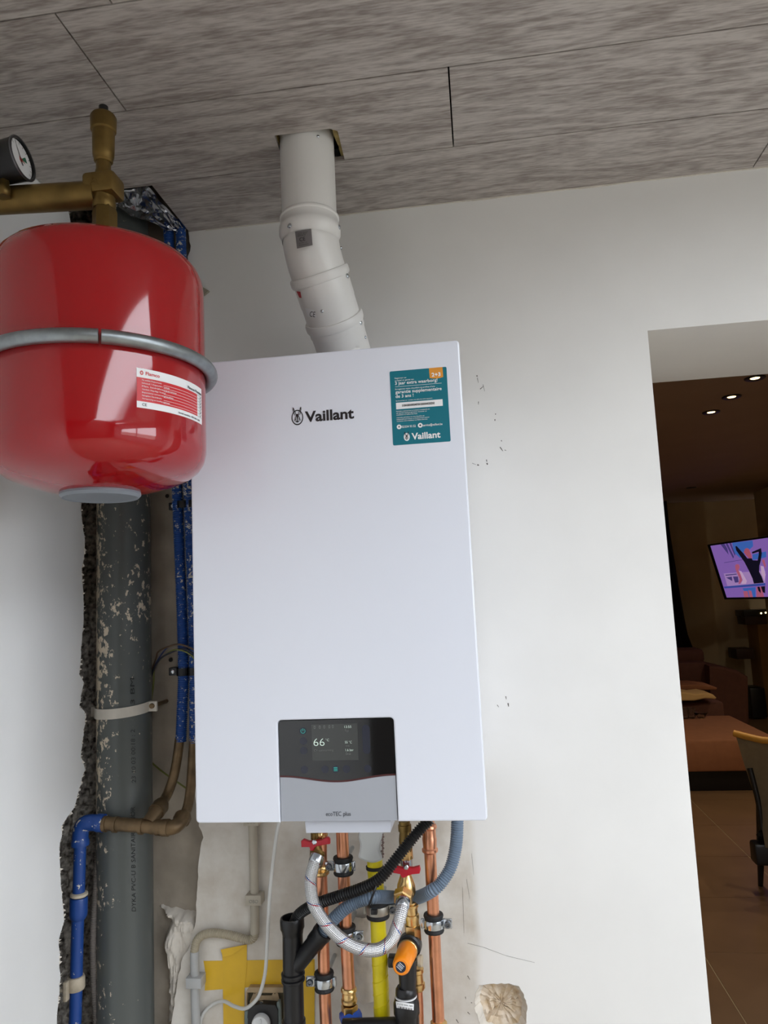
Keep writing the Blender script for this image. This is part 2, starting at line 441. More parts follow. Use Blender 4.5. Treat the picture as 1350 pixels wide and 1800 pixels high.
def glassy():
    m = bpy.data.materials.new('window_glass'); m.use_nodes = True; nt = m.node_tree
    for n in list(nt.nodes):
        if n.type != 'OUTPUT_MATERIAL': nt.nodes.remove(n)
    t = nt.nodes.new('ShaderNodeBsdfTransparent'); g = nt.nodes.new('ShaderNodeBsdfGlossy'); g.inputs['Roughness'].default_value = 0.02
    mx = nt.nodes.new('ShaderNodeMixShader'); mx.inputs[0].default_value = 0.06
    t.inputs[0].default_value = (0.96, 0.98, 0.97, 1)
    nt.links.new(t.outputs[0], mx.inputs[1]); nt.links.new(g.outputs[0], mx.inputs[2])
    nt.links.new(mx.outputs[0], [n for n in nt.nodes if n.type == 'OUTPUT_MATERIAL'][0].inputs[0]); return m
M_glass = glassy()
def braid_mat():
    m = bpy.data.materials.new('stainless_braid'); m.use_nodes = True; nt = m.node_tree; b = nt.nodes['Principled BSDF']
    b.inputs['Metallic'].default_value = 0.9; b.inputs['Roughness'].default_value = 0.28
    uv = nt.nodes.new('ShaderNodeUVMap'); sp = nt.nodes.new('ShaderNodeSeparateXYZ'); nt.links.new(uv.outputs[0], sp.inputs[0])
    def wave(ku, kv):
        a = nt.nodes.new('ShaderNodeMath'); a.operation = 'MULTIPLY'; a.inputs[1].default_value = ku; nt.links.new(sp.outputs[0], a.inputs[0])
        c = nt.nodes.new('ShaderNodeMath'); c.operation = 'MULTIPLY_ADD'; c.inputs[1].default_value = kv; nt.links.new(sp.outputs[1], c.inputs[0]); nt.links.new(a.outputs[0], c.inputs[2])
        return c.outputs[0]
    def sine(x):
        s = nt.nodes.new('ShaderNodeMath'); s.operation = 'SINE'; nt.links.new(x, s.inputs[0]); return s.outputs[0]
    tau = 2 * math.pi
    s1 = sine(wave(tau * 12, 1500)); s2 = sine(wave(-tau * 12, 1500))
    mu = nt.nodes.new('ShaderNodeMath'); mu.operation = 'MULTIPLY'; nt.links.new(s1, mu.inputs[0]); nt.links.new(s2, mu.inputs[1])
    r = nt.nodes.new('ShaderNodeValToRGB'); r.color_ramp.elements[0].position = 0.1; r.color_ramp.elements[1].position = 0.6
    r.color_ramp.elements[0].color = lin((132, 130, 130)); r.color_ramp.elements[1].color = lin((238, 238, 240))
    mr = nt.nodes.new('ShaderNodeMapRange'); mr.inputs['From Min'].default_value = -1; nt.links.new(mu.outputs[0], mr.inputs['Value'])
    nt.links.new(mr.outputs[0], r.inputs['Fac']); col = r.outputs['Color']
    # coloured tracer threads
    for off, sgn, c in ((0.0, 1, (170, 40, 60)), (0.42, 1, (40, 80, 150))):
        ww = wave(sgn * tau, 170); ad = nt.nodes.new('ShaderNodeMath'); ad.operation = 'ADD'; ad.inputs[1].default_value = off; nt.links.new(ww, ad.inputs[0])
        s = sine(ad.outputs[0]); gt = nt.nodes.new('ShaderNodeMath'); gt.operation = 'GREATER_THAN'; gt.inputs[1].default_value = 0.982; nt.links.new(s, gt.inputs[0])
        g2 = nt.nodes.new('ShaderNodeMath'); g2.operation = 'GREATER_THAN'; g2.inputs[1].default_value = 0.0; nt.links.new(s1 if sgn > 0 else s2, g2.inputs[0])
        m3 = nt.nodes.new('ShaderNodeMath'); m3.operation = 'MULTIPLY'; nt.links.new(gt.outputs[0], m3.inputs[0]); nt.links.new(g2.outputs[0], m3.inputs[1])
        mx = nt.nodes.new('ShaderNodeMixRGB'); nt.links.new(m3.outputs[0], mx.inputs[0]); nt.links.new(col, mx.inputs[1]); mx.inputs[2].default_value = lin(c); col = mx.outputs[0]
    nt.links.new(col, b.inputs['Base Color'])
    bp = nt.nodes.new('ShaderNodeBump'); bp.inputs['Strength'].default_value = 0.5; bp.inputs['Distance'].default_value = 0.001
    nt.links.new(mu.outputs[0], bp.inputs['Height']); nt.links.new(bp.outputs['Normal'], b.inputs['Normal'])
    return m
M_braid = braid_mat()

# ------------------------------------------------------------------ the setting
ZC = 2.347; XL = -0.34; XR = 3.2; DX = 0.81; DZ = 2.031; TH = 0.393
def struct(name, bm, m, parent=None, **k):
    o = part(name, bm, m, parent, **k)
    if parent is None: o['kind'] = 'structure'
    return o
# back wall: one plastered wall with a torn left edge, the doorway and a chipped hole
edge = [(331, 409), (335, 432), (328, 470), (332, 520), (338, 600), (336, 700), (341, 800), (337, 900), (343, 1000), (338, 1100), (344, 1200), (339, 1300),
        (343, 1400), (351, 1452), (357, 1472), (352, 1490), (349, 1522), (346, 1570), (344, 1620), (334, 1662), (318, 1692), (309, 1745), (301, 1799)]
ep = [V(x, y, 0.0) for x, y in edge]
ep0, ep = ep, []
for a_, b_ in zip(ep0, ep0[1:]):
    n_ = max(1, int((b_ - a_).length / .010))
    for k in range(n_):
        p_ = a_.lerp(b_, k / n_); ep.append(p_ + Vector((.0035 * noise.noise(Vector((p_.z * 60, 7, 0))) + .002 * noise.noise(Vector((p_.z * 170, 2, 0))), 0, 0)))
ep.append(ep0[-1])
ol = [Vector((p.x, 0, p.z)) for p in ep]
ol[0].z = ZC
bx = ol[-1].x
ol += [Vector((bx - 0.01, 0, 0.55)), Vector((bx, 0, 0)), Vector((DX, 0, 0)), Vector((DX, 0, DZ)), Vector((1.80, 0, DZ)), Vector((1.80, 0, 0)), Vector((XR, 0, 0)), Vector((XR, 0, 2.6)), Vector((ol[0].x, 0, 2.6))]
chip_px = [(842, 1731), (868, 1729), (895, 1729), (912, 1733), (921, 1748), (927, 1768), (925, 1792), (922, 1812), (904, 1824), (872, 1822), (850, 1812), (842, 1795), (834, 1772), (836, 1750)]
chip = []
for (xa, ya), (xb, yb_) in zip(chip_px, chip_px[1:] + chip_px[:1]):
    for k in range(4):
        p_ = V(xa + (xb - xa) * k / 4, ya + (yb_ - ya) * k / 4, 0.0); chip.append(p_ + Vector((random.uniform(-1, 1), 0, random.uniform(-1, 1))) * (.0013 if k else .0004))
bm = new(); prism(bm, ol, (0, TH, 0), [chip])
wall_back = struct('wall_back', bm, M_wall, smooth=False)
# the chip: sloping torn sides and a rough bed
bm = new()
cc = sum(chip, Vector()) / len(chip)
ring0 = chip; ring1 = [cc + (p - cc) * (.80 + .07 * noise.noise(p * 60)) + Vector((0, 0.020 + random.uniform(-.003, .003), 0)) for p in chip]
A = [bm.verts.new(p + Vector((0, -0.0005, 0))) for p in ring0]; B = [bm.verts.new(p) for p in ring1]
for i in range(len(A)): bm.faces.new((A[i], A[(i + 1) % len(A)], B[(i + 1) % len(A)], B[i]))
part('chip_edge', bm, M_plaster, wall_back, smooth=False)
bm = new()
rings = [B_ for B_ in [ring1]]
cen = cc + Vector((0, 0.024, 0)); R0 = [bm.verts.new(p) for p in ring1]
for s in (0.85, 0.7, 0.55, 0.4, 0.25, 0.12):
    R1 = [bm.verts.new(cen + (p - cen) * s + Vector((0, random.uniform(-.0025, .0025) + .006 * noise.noise(p * 40 * s), 0))) for p in ring1]
    for i in range(len(R0)): bm.faces.new((R0[i], R0[(i + 1) % len(R0)], R1[(i + 1) % len(R0)], R1[i]))
    R0 = R1
cv = bm.verts.new(cen)
for i in range(len(R0)): bm.faces.new((R0[i], R0[(i + 1) % len(R0)], cv))
part('chip_bed', bm, M_chipstone, wall_back)
# small dark scuffs on the plaster
bm = new()
for x0, y0, x1, y1, t in ((838, 660, 839, 662, 2.2), (839, 664, 841, 673, 0.8), (844, 684, 850, 679, 1.2), (849, 676, 852, 688, 0.7), (841, 706, 841, 711, 1.2), (871, 727, 871, 729, 1.8), (870, 737, 870, 740, 1.8), (881, 774, 882, 776, 1.5),
                          (879, 786, 884, 793, 1.6), (887, 791, 890, 792, 1.0), (839, 817, 842, 818, 2.6), (830, 814, 837, 817, 0.6), (855, 808, 856, 812, 1.4), (856, 814, 857, 817, 2.6),
                          (889, 1224, 890, 1229, 1.4), (893, 1236, 894, 1242, 2.0), (874, 1239, 877, 1243, 0.9), (829, 1500, 833, 1538, 0.28), (820, 1545, 826, 1580, 0.28), (813, 1560, 816, 1640, 0.28),
                          (822, 1658, 850, 1665, 0.28), (850, 1665, 890, 1680, 0.28), (890, 1680, 940, 1692, 0.28), (822, 1715, 826, 1722, 1.0), (818, 1752, 819, 1756, 1.0), (828, 1762, 830, 1763, 1.2), (822, 1779, 826, 1783, 1.2), (802, 1792, 806, 1798, 1.2)):
    a = V(x0, y0, 0); b = V(x1, y1, 0); d = (b - a).normalized(); n = Vector((-d.z, 0, d.x)) * t * 0.0006
    prism(bm, [a - n, b - n * 0.5, b + n * 0.5, a + n], (0, -0.0004, 0))
part('scuff_mark', bm, mat('scuff', (92, 86, 80), 0.8), wall_back, kind='stuff', smooth=False)
# left wall with its torn end
le = [(120, 360), (146, 600), (143, 900), (150, 960), (144, 1000), (148, 1080), (142, 1150), (139, 1185), (147, 1200), (140, 1240), (152, 1255), (142, 1330), (150, 1352), (140, 1385), (130, 1420), (109, 1452), (104, 1500), (109, 1570), (112, 1620), (103, 1660), (106, 1720), (100, 1790)]
lp0 = [VX(x, y, XL) for x, y in le]; lp = []
for a_, b_ in zip(lp0, lp0[1:]):
    n_ = max(1, int((b_ - a_).length / .009))
    for k in range(n_):
        p_ = a_.lerp(b_, k / n_); lp.append(p_ + Vector((0, .005 * noise.noise(Vector((p_.z * 45, 0, 0))) + .004 * noise.noise(Vector((p_.z * 150, 4, 0))), 0)))
lp.append(lp0[-1])
lo = [Vector((XL, p.y, p.z)) for p in lp]
lo[0] = Vector((XL, lo[1].y, 2.6))
lo += [Vector((XL, lo[-1].y, 0)), Vector((XL, -4.2, 0)), Vector((XL, -4.2, 2.6))]
bm = new(); prism(bm, lo, (-0.25, 0, 0))
wall_left = struct('wall_left', bm, M_wall2, smooth=False)
# curls of torn plaster and paint standing along the broken edge
bm = new()
for i in range(len(lp) - 1):
    a, b = lo[i], lo[i + 1]
    k = max(2, int((b - a).length / 0.012))
    for j in range(k):
        p = a.lerp(b, (j + random.random()) / k)
        s = random.uniform(0.001, 0.0035)
        q = [Vector((XL + 0.0005, p.y + random.uniform(-.003, .0005), p.z + random.uniform(-s, s) * 1.6)) for _ in range(2)]
        t = Vector((XL + random.uniform(-0.004, 0.005), p.y + random.uniform(0.0005, 0.0025), p.z + random.uniform(-s, s)))
        q2 = Vector((XL - 0.004, p.y, p.z - s * 2))
        vs = [bm.verts.new(x) for x in (q[0], q[1], t, q2)]
        for f in ((0, 1, 2), (1, 3, 2), (0, 2, 3), (0, 3, 1)):
            bm.faces.new([vs[x] for x in f])
part('torn_plaster', bm, M_plaster, wall_left, kind='stuff', smooth=False)
# chase behind: concrete back, dark ripped masonry on the left
def grid(bm, fn, nu, nv):
    g = [[bm.verts.new(fn(i / nu, j / nv)) for j in range(nv + 1)] for i in range(nu + 1)]
    for i in range(nu):
        for j in range(nv): bm.faces.new((g[i][j], g[i + 1][j], g[i + 1][j + 1], g[i][j + 1]))
def cfn(u, v):
    x = -0.352 + u * 0.34; z = v * 2.6
    return Vector((x, 0.03 + 0.005 * noise.noise(Vector((x * 14, 0, z * 14))) + 0.002 * noise.noise(Vector((x * 60, 3, z * 60))), z))
bm = new(); grid(bm, cfn, 60, 340)
chase = struct('wall_chase', bm, M_concrete)
def dfn(u, v):
    z = v * 2.6
    x = -0.46 + u * 0.115
    y = 0.045 - 0.02 * (1 - u) + 0.02 * noise.noise(Vector((x * 40, 1, z * 22))) + 0.010 * noise.noise(Vector((x * 110, 5, z * 80)))
    return Vector((x, y, z))
bm = new(); grid(bm, dfn, 34, 475)
part('torn_masonry', bm, M_dark, chase, smooth=False)
# rough trowelled plaster filling the bottom of the chase
pl = [(270, 1600), (300, 1606), (338, 1615), (347, 1640), (338, 1672), (322, 1704), (312, 1750), (305, 1812), (284, 1812), (288, 1760), (284, 1700), (279, 1660), (290, 1630)]
plp = [V(x, y, 0.0) for x, y in pl]
def inside(px, pz):
    c = False; n = len(plp); j = n - 1
    for i in range(n):
        if (plp[i].z > pz) != (plp[j].z > pz) and px < (plp[j].x - plp[i].x) * (pz - plp[i].z) / (plp[j].z - plp[i].z) + plp[i].x: c = not c
        j = i
    return c
bm = new()
xs = [p.x for p in plp]; zs = [p.z for p in plp]; N = 36; Mz = 90
vg = {}
for i in range(N + 1):
    for j in range(Mz + 1):
        x = min(xs) + (max(xs) - min(xs)) * i / N; z = min(zs) + (max(zs) - min(zs)) * j / Mz
        q_ = Vector((x, 0, z)); sd = 9
        for k in range(len(plp)):
            a_, b_ = plp[k], plp[(k + 1) % len(plp)]; t_ = max(0, min(1, (q_ - a_).dot(b_ - a_) / (b_ - a_).length_squared)); sd = min(sd, (q_ - a_ - (b_ - a_) * t_).length)
        if not inside(x, z): sd = -sd
        sd += .004 * noise.noise(Vector((x * 90, 1, z * 60)))
        h_ = max(-1, min(1, sd / .010))
        dy = .022 - .022 * h_ - (.012 * noise.noise(Vector((x * 60, 0, z * 18))) + .007 * abs(noise.noise(Vector((x * 150, 2, z * 60))))) * max(0, h_)
        vg[i, j] = bm.verts.new((x, 0.010 + dy, z))
for i in range(N):
    for j in range(Mz):
        bm.faces.new((vg[i, j], vg[i + 1, j], vg[i + 1, j + 1], vg[i, j + 1]))
part('rough_plaster', bm, M_plaster, chase)
# outer backing behind the chase
bm = new(); box(bm, (-0.60, 0.06, 0), (ol[0].x + 0.02, TH, 2.6)); box(bm, (-0.60, -0.2, 0), (-0.47, 0.06, 2.6))
struct('wall_chase_backing', bm, M_dark, smooth=False)
# ceiling: slab above, and loose laminate planks below
YCE = -0.78; XRF = 1.03; XRG = 2.5
bm = new(); box(bm, (-0.62, YCE, 2.50), (XR + 0.2, TH, 2.62)); box(bm, (-0.62, -4.3, 2.50), (XRF - .01, YCE, 2.62))
ceiling = struct('ceiling', bm, M_void, smooth=False)
PW = 0.2079; PLEN = 1.29; G = 0.0013
def plank(x0, x1, y0, y1, notch=None, hole=None):
    x0 += G; x1 -= G; y0 += G; y1 -= G
    if notch:   # cut-out round the pipe chase at the corner x0,y1
        o = [(x0, y0), (x1, y0), (x1, y1), (notch[0], y1), (notch[0], notch[1]), (x0, notch[1])]
    else: o = [(x0, y0), (x1, y0), (x1, y1), (x0, y1)]
    bm = new()
    prism(bm, [Vector((a, b, ZC)) for a, b in o], (0, 0, 0.008), [[Vector((a, b, ZC)) for a, b in hole]] if hole else [])
    c = Vector(((x0 + x1) / 2, (y0 + y1) / 2, 0))
    return part('plank', bm, M_plank, ceiling, smooth=False)
HOLE = [(0.137, -0.2885), (0.236, -0.2885), (0.249, -0.279), (0.2455, -0.190 - 0.004), (0.131, -0.194)]
for r in range(21):
    ya = -0.0 if r == 0 else -0.1917 - PW * (r - 1)
    yb = -0.1917 - PW * r
    j = {1: 0.4496, 2: -0.0844}.get(r, -0.3 + (r * 0.53) % PLEN)
    while j > XL + 0.02: j -= PLEN
    if r == 0: j = XL
    while j < XR:
        a = max(XL, j); b = min(XR if yb > YCE - .1 else XRF, j + PLEN + (.09 if r == 0 else 0))
        if b - a > 0.02:
            plank(a, b, yb, ya, notch=(-0.1385, -0.1865) if (r == 0 and a <= -0.3) else None, hole=HOLE if (r == 1 and a < 0.1 < b) else None)
        j = b if r == 0 else j + PLEN
# trimmed joint strip of filler along the ceiling
bm = new()
pts = []
x = -0.10
while x < 2.2:
    pts.append(x); x += 0.02
for a, b in zip(pts, pts[1:]):
    h = 0.0015 + 0.003 * max(0, noise.noise(Vector((a * 9, 0, 4))))
    box(bm, (a, -0.0025, ZC - h), (b, 0.0, ZC - 0.0001))
part('filler_bead', bm, M_plaster, wall_back, kind='stuff', smooth=False)
# insulation seen in the flue hole
bm = new()
box(bm, (0.124, -0.300, ZC + 0.010), (0.136, -0.18, ZC + 0.05)); box(bm, (0.2385, -0.300, ZC + 0.009), (0.262, -0.18, ZC + 0.06)); box(bm, (0.13, -0.306, ZC + 0.01), (0.25, -0.292, ZC + 0.05))
bmesh.ops.subdivide_edges(bm, edges=bm.edges[:], cuts=5, use_grid_fill=True)
for v in bm.verts: v.co += Vector([noise.noise(v.co * 70 + Vector((k * 9, 0, 0))) * 0.004 for k in range(3)])
part('insulation', bm, M_insul, ceiling, kind='stuff')
# floor: slab and the tiles of the room beyond
bm = new(); box(bm, (-0.6, TH, -0.15), (5.5, 8.4, -0.0015))
M_grout = mat('tile_grout', (182, 162, 126), 0.8)
floor = struct('floor', bm, M_grout, smooth=False)
bm = new(); box(bm, (-0.6, -4.3, -0.15), (XR + 0.2, TH, -0.012)); struct('floor_2', bm, mat('beige_screed', (170, 160, 144), .6), smooth=False)
M_tile = mat('brown_floor_tile', (128, 98, 70), 0.35, var=0.08, scale=4)
T = 0.575; YT = 2.52
me_tile = None
for i in range(-3, 8):
    for jj in range(-8, 10):
        x = 1.275 + i * T; y = YT + jj * T
        if x < -0.4 or x > 5.2 or y < 0.2 or y > 8.0 - T * 0.5: continue
        o = None
        if me_tile is None:
            bm = new(); box(bm, (0.002, 0.002, -0.012), (T - 0.002, T - 0.002, 0.0)); o = part('tile', bm, M_tile, floor, smooth=False); me_tile = o.data
        else:
            o = bpy.data.objects.new('tile', me_tile); COL.objects.link(o); o.parent = floor
        o.location = (x, y, 0)
# remaining shell of this room: right wall, glazed extension behind the camera
YW0, YW1 = YCE, -3.55          # side glazing: high next to the ceiling edge, lower towards the garden
def wz(y): return 2.28 + (y - YW0) * 0.16
bm = new(); box(bm, (XR, YW0, 0), (XR + 0.2, 0.0, 2.6))
prism(bm, [(XR, YW0, wz(YW0)), (XR, YW0, 2.5), (XR, -4.3, 2.3), (XR, -4.3, 0), (XR, YW1, 0), (XR, YW1, wz(YW1))], (0.2, 0, 0))
box(bm, (XR, YW1, 0), (XR + .2, YW0, .90))
struct('wall_right', bm, M_wall2, smooth=False)
XG = 1.95
M_rear = mat('taupe_wall', (104, 96, 88), .7)
bm = new(); box(bm, (-0.6, -4.3, 0), (XR + .2, -4.2, 2.5)); struct('wall_front', bm, M_rear, smooth=False)
bm = new()
for y in (YW0 - .03, (YW0 + YW1) / 2, YW1 + .03): box(bm, (XR + 0.0, y - 0.03, 0.9), (XR + 0.07, y + 0.03, wz(y)))
box(bm, (XR, YW1, .9), (XR + 0.07, YW0, 0.97))
prism(bm, [(XR, YW0, wz(YW0)), (XR, YW1, wz(YW1)), (XR, YW1, wz(YW1) - .06), (XR, YW0, wz(YW0) - .06)], (.07, 0, 0))
w2 = struct('window_1', bm, M_frame, smooth=False)
bm = new(); prism(bm, [(XR + .03, YW0, .93), (XR + .03, YW1, .93), (XR + .03, YW1, wz(YW1) - .03), (XR + .03, YW0, wz(YW0) - .03)], (.006, 0, 0)); part('pane', bm, M_glass, w2, smooth=False)
# glass roof on rafters over the right part of the room
def rz(y): return 2.55 + (y - YCE) * 0.06
bm = new()
for i in range(2):
    x = XRF + .035 + (XRG - XRF - .07) * i
    prism(bm, [(x - 0.03, YCE, rz(YCE) - .05), (x - 0.03, YCE, rz(YCE) + .03), (x - 0.03, -4.26, rz(-4.26) + .03), (x - 0.03, -4.26, rz(-4.26) - .05)], (0.06, 0, 0))
w3 = struct('window_2', bm, M_frame, smooth=False)
bm = new(); prism(bm, [(XRF, YCE, rz(YCE)), (XRF, YCE, rz(YCE) + .006), (XRF, -4.26, rz(-4.26) + .006), (XRF, -4.26, rz(-4.26))], (XRG - XRF, 0, 0)); part('pane', bm, M_glass, w3, smooth=False)
bm = new(); box(bm, (XRF, YCE - .02, ZC), (XR, YCE, 2.5)); box(bm, (XRF - .02, -4.2, ZC), (XRF, YCE, 2.5)); struct('trim_1', bm, M_plank, smooth=False)
bm = new(); box(bm, (XRG, -4.3, 2.42), (XR + .2, YCE, 2.58)); struct('ceiling_added', bm, M_wall2, smooth=False)  # unseen solid roof strip, added to narrow the glazing and its daylight
# ground outside
bm = new(); box(bm, (-30, -40, -0.25), (40, -4.35, -0.2)); box(bm, (XR + 0.3, -4.35, -0.25), (40, 0, -0.2))
struct('ground', bm, mat('paved_ground', (150, 148, 140), 0.9, var=0.1, scale=2), smooth=False)

# ------------------------------------------------------------------ the room beyond the doorway (shell)
FZ = 2.563; FY = 8.0
M_fwall = mat('cream_wall', (206, 190, 158), 0.85, var=0.04, scale=3)
M_fceil = mat('brown_ceiling', (160, 138, 120), 0.7, var=0.03, scale=3)
bm = new(); box(bm, (-0.6, TH, FZ), (5.6, FY + 0.2, FZ + 0.1)); struct('ceiling_2', bm, M_fceil, smooth=False)
bm = new(); box(bm, (-0.6, FY, 0), (3.24, FY + 0.2, FZ)); box(bm, (3.24, FY + 0.10, 0), (5.6, FY + 0.2, FZ)); struct('wall_far', bm, M_fwall, smooth=False)
bm = new(); box(bm, (5.3, TH, 0), (5.5, FY, FZ)); struct('wall_far_right', bm, M_fwall, smooth=False)
bm = new(); box(bm, (-0.6, TH, 0), (-0.4, FY, FZ)); struct('wall_far_left', bm, M_fwall, smooth=False)
bm = new(); box(bm, (XR, 0.0, 0), (5.5, TH, FZ)); box(bm, (XR, TH - 0.05, FZ), (5.5, TH, FZ + 0.1)); struct('wall_divider', bm, M_fwall, smooth=False)

# ================================================================== the boiler
YF = -0.355
boiler = thing('boiler', 'tall white wall-hung gas boiler with a dark control panel low on its front', 'boiler', (0.22, -0.17, 1.2))
bx0, bx1, bz0, bz1 = 0.0, 0.44, 1.199, 1.92
bm = new(); box(bm, (0.006, -0.333, bz0 + 0.004), (0.434, -0.004, bz1 - 0.003), 0.004)
part('casing', bm, M_boiler, boiler)
px0 = V(488, 1266, YF).x; px1 = V(697, 1446, YF).x; pzt = (V(488, 1266, YF).z + V(692, 1262, YF).z) / 2
px0, px1 = 0.1315, 0.3095
def cover_outline(Y):
    r = 0.006
    o = []
    def arc(cx, cz, a0, a1, rr=r, n=5):
        for k in range(n + 1):
            a = math.radians(a0 + (a1 - a0) * k / n); o.append(Vector((cx + rr * math.cos(a), Y, cz + rr * math.sin(a))))
    arc(bx0 + r, bz1 - r, 180, 90); arc(bx1 - r, bz1 - r, 90, 0); arc(bx1 - r, bz0 + r, 0, -90)
    o.append(Vector((px1, Y, bz0)))
    arc(px1 - r, pzt - r, 0, 90); arc(px0 + r, pzt - r, 90, 180)
    o.append(Vector((px0, Y, bz0)))
    arc(bx0 + r, bz0 + r, 270, 180)
    return o
bm = new(); prism_soft(bm, cover_outline(YF), (0, 0.025, 0), 0.0026)
part('front_cover', bm, M_boiler, boiler)
bm = new()
box(bm, (0.4335, YF + 0.024, bz0 + 0.05), (0.4362, -0.02, bz1 - 0.07))
part('side_seam', bm, M_boiler, boiler, smooth=False)
# control panel
g = 0.0012
zl = V(491, 1364.5, YF).z; zr = V(694, 1361, YF).z; zmid = (zl + zr) / 2
def wavez(x):
    t = (x - px0) / (px1 - px0) * 2 - 1
    return zmid - 0.0085 * (0.5 + 0.5 * math.cos(math.pi * t)) ** 1.1
xsn = [px0 + g + (px1 - px0 - 2 * g) * k / 40 for k in range(41)]
r = 0.005
top = [Vector((px1 - g - r + r * math.sin(a), 0, pzt - g - r + r * math.cos(a))) for a in [math.pi / 2 * (5 - k) / 5 for k in range(6)]] + \
      [Vector((px0 + g + r - r * math.sin(a), 0, pzt - g - r + r * math.cos(a))) for a in [math.pi / 2 * k / 5 for k in range(6)]]
Yp = YF + 0.003
o = [Vector((x, Yp, wavez(x))) for x in xsn] + [Vector((p.x, Yp, p.z)) for p in top]
bm = new(); prism(bm, o, (0, 0.02, 0)); panel = part('control_panel', bm, M_black_glass, boiler, smooth=False)
bm = new(); o = [Vector((x, Yp - 0.0005, wavez(x) + 0.0003)) for x in xsn] + [Vector((x, Yp - 0.0005, wavez(x) - 0.0022)) for x in reversed(xsn)]
prism(bm, o, (0, 0.01, 0)); part('trim_line', bm, mat('dark_red_trim', (74, 34, 34), 0.3), boiler, smooth=False)
bm = new(); o = [Vector((px0 + g, Yp, bz0 + 0.001)), Vector((px1 - g, Yp, bz0 + 0.001))] + [Vector((x, Yp, wavez(x) - 0.0024)) for x in reversed(xsn)]
prism(bm, o, (0, 0.02, 0)); flap = part('service_flap', bm, M_flap, boiler, smooth=False, label='silver grey flap under the wavy dark panel')
bm = face_text('ecoTEC plus', (573, 1434.5), (616.5, 1434), 0.0063, Yp - 0.0002, bold=-0.008)
part('lettering', bm, mat('grey_print', (70, 72, 78), 0.5), flap, smooth=False)
tz0 = V(600, 1463, -0.34).z
bm = new(); prism(bm, [(0.166, -0.342, bz0 + 0.003), (0.298, -0.342, bz0 + 0.003), (0.2955, -0.342, tz0), (0.168, -0.342, tz0)], (0, 0.14, 0))
part('lower_tray', bm, M_lightplastic, boiler, smooth=False)
# display and lit symbols
Yd = Yp - 0.0003
def poly_px(bm, pts, Y, t=0.0003): prism(bm, [V(x, y, Y) for x, y in pts], (0, -t, 0))
bm = new(); poly_px(bm, [(547.3, 1273.8), (628, 1271.2), (630.5, 1336), (549.5, 1336.8)], Yp, 0.0002)
M_lcd = mat('lit_lcd', (44, 45, 44), 0.12, emit=((130, 134, 130), 0.055))
disp = part('display', bm, M_lcd, panel, smooth=False)
M_lcdtext = mat('lcd_bright_text', (190, 205, 195), 0.4, emit=((205, 225, 210), 0.30))
M_lcddim = mat('lcd_dim_text', (90, 92, 90), 0.4, emit=((140, 142, 138), 0.07))
M_tealled = mat('teal_led', (40, 150, 140), 0.4, emit=((40, 170, 160), 0.22))
M_touch = mat('touch_field', (40, 42, 54), 0.2)
bm = new()
for tx, a, b, h in (('66', (551.5, 1311.5), (570.5, 1311), 0.0115), ('°C', (572.5, 1303), (578.5, 1302.8), 0.0036), ('13:55', (605.5, 1279.8), (617.5, 1279.4), 0.0036), ('55 °C', (606.5, 1306.8), (618.5, 1306.6), 0.0036), ('1.6 bar', (607.5, 1320.4), (621.5, 1320.2), 0.0036)):
    merge(bm, face_text(tx, a, b, h, Yd, bold=-0.018))
part('display_text', bm, M_lcdtext, panel, smooth=False)
bm = new()
for tx, a, b, h in (('CV-aanwarming', (552, 1321), (586, 1320), 0.003), ('Tijd', (606, 1286.5), (612.5, 1286.3), 0.0034), ('WW', (607, 1313.2), (614.5, 1313), 0.003), ('Druk', (608, 1327), (617, 1326.8), 0.0034)):
    merge(bm, face_text(tx, a, b, h, Yd))
for x in (553, 562, 570, 579, 585):
    c = V(x, 1278.5 - (x - 553) * 0.04, Yd); prism(bm, rrect(c.x - .0013, c.z - .0022, c.x + .0013, c.z + .0022, .0008, Yd, 2), (0, -0.0002, 0), [rrect(c.x - .0007, c.z - .0015, c.x + .0007, c.z + .0012, .0004, Yd, 2)])
part('display_text', bm, M_lcddim, panel, smooth=False)
for x, y in ((532.5, 1285), (533.5, 1302.7), (534, 1319.5), (535, 1353), (571.5, 1352.2), (590, 1352), (609, 1351.8), (646.3, 1351)):
    c = V(x, y, Yp); bm = new(); prism(bm, disc(c.x, c.z, 0.0057, Yp, 20), (0, -0.0002, 0)); part('touch_button', bm, M_touch, panel, smooth=False)
c0 = V(642.5, 1281, Yp); c1 = V(644, 1318, Yp)
bm = new(); prism(bm, rrect(c0.x - 0.0052, c1.z - 0.006, c0.x + 0.0062, c0.z + 0.006, 0.0055, Yp, 6), (0, -0.0002, 0)); part('touch_slider', bm, M_touch, panel, smooth=False)
bm = new()
c = V(532.5, 1285, Yd)
rr = [(0.0034, 0.0028)]
oo = [Vector((c.x + 0.0036 * math.sin(a), Yd, c.z + 0.0036 * math.cos(a))) for a in [math.radians(35 + 290 * k / 20) for k in range(21)]]
ii = [Vector((c.x + 0.0029 * math.sin(a), Yd, c.z + 0.0029 * math.cos(a))) for a in [math.radians(35 + 290 * k / 20) for k in range(21)]]
prism(bm, oo + ii[::-1], (0, -0.0002, 0)); box(bm, (c.x - 0.0004, Yd - .0002, c.z), (c.x + 0.0004, Yd, c.z + 0.0038))
part('power_symbol', bm, M_tealled, panel, smooth=False)
bm = new(); c = V(590, 1352, Yd)
for k in (-1, 0, 1): box(bm, (c.x - 0.0028, Yd - .0002, c.z + k * 0.0021 - 0.0005), (c.x + 0.0028, Yd, c.z + k * 0.0021 + 0.0005))
part('menu_symbol', bm, M_tealled, panel, smooth=False)
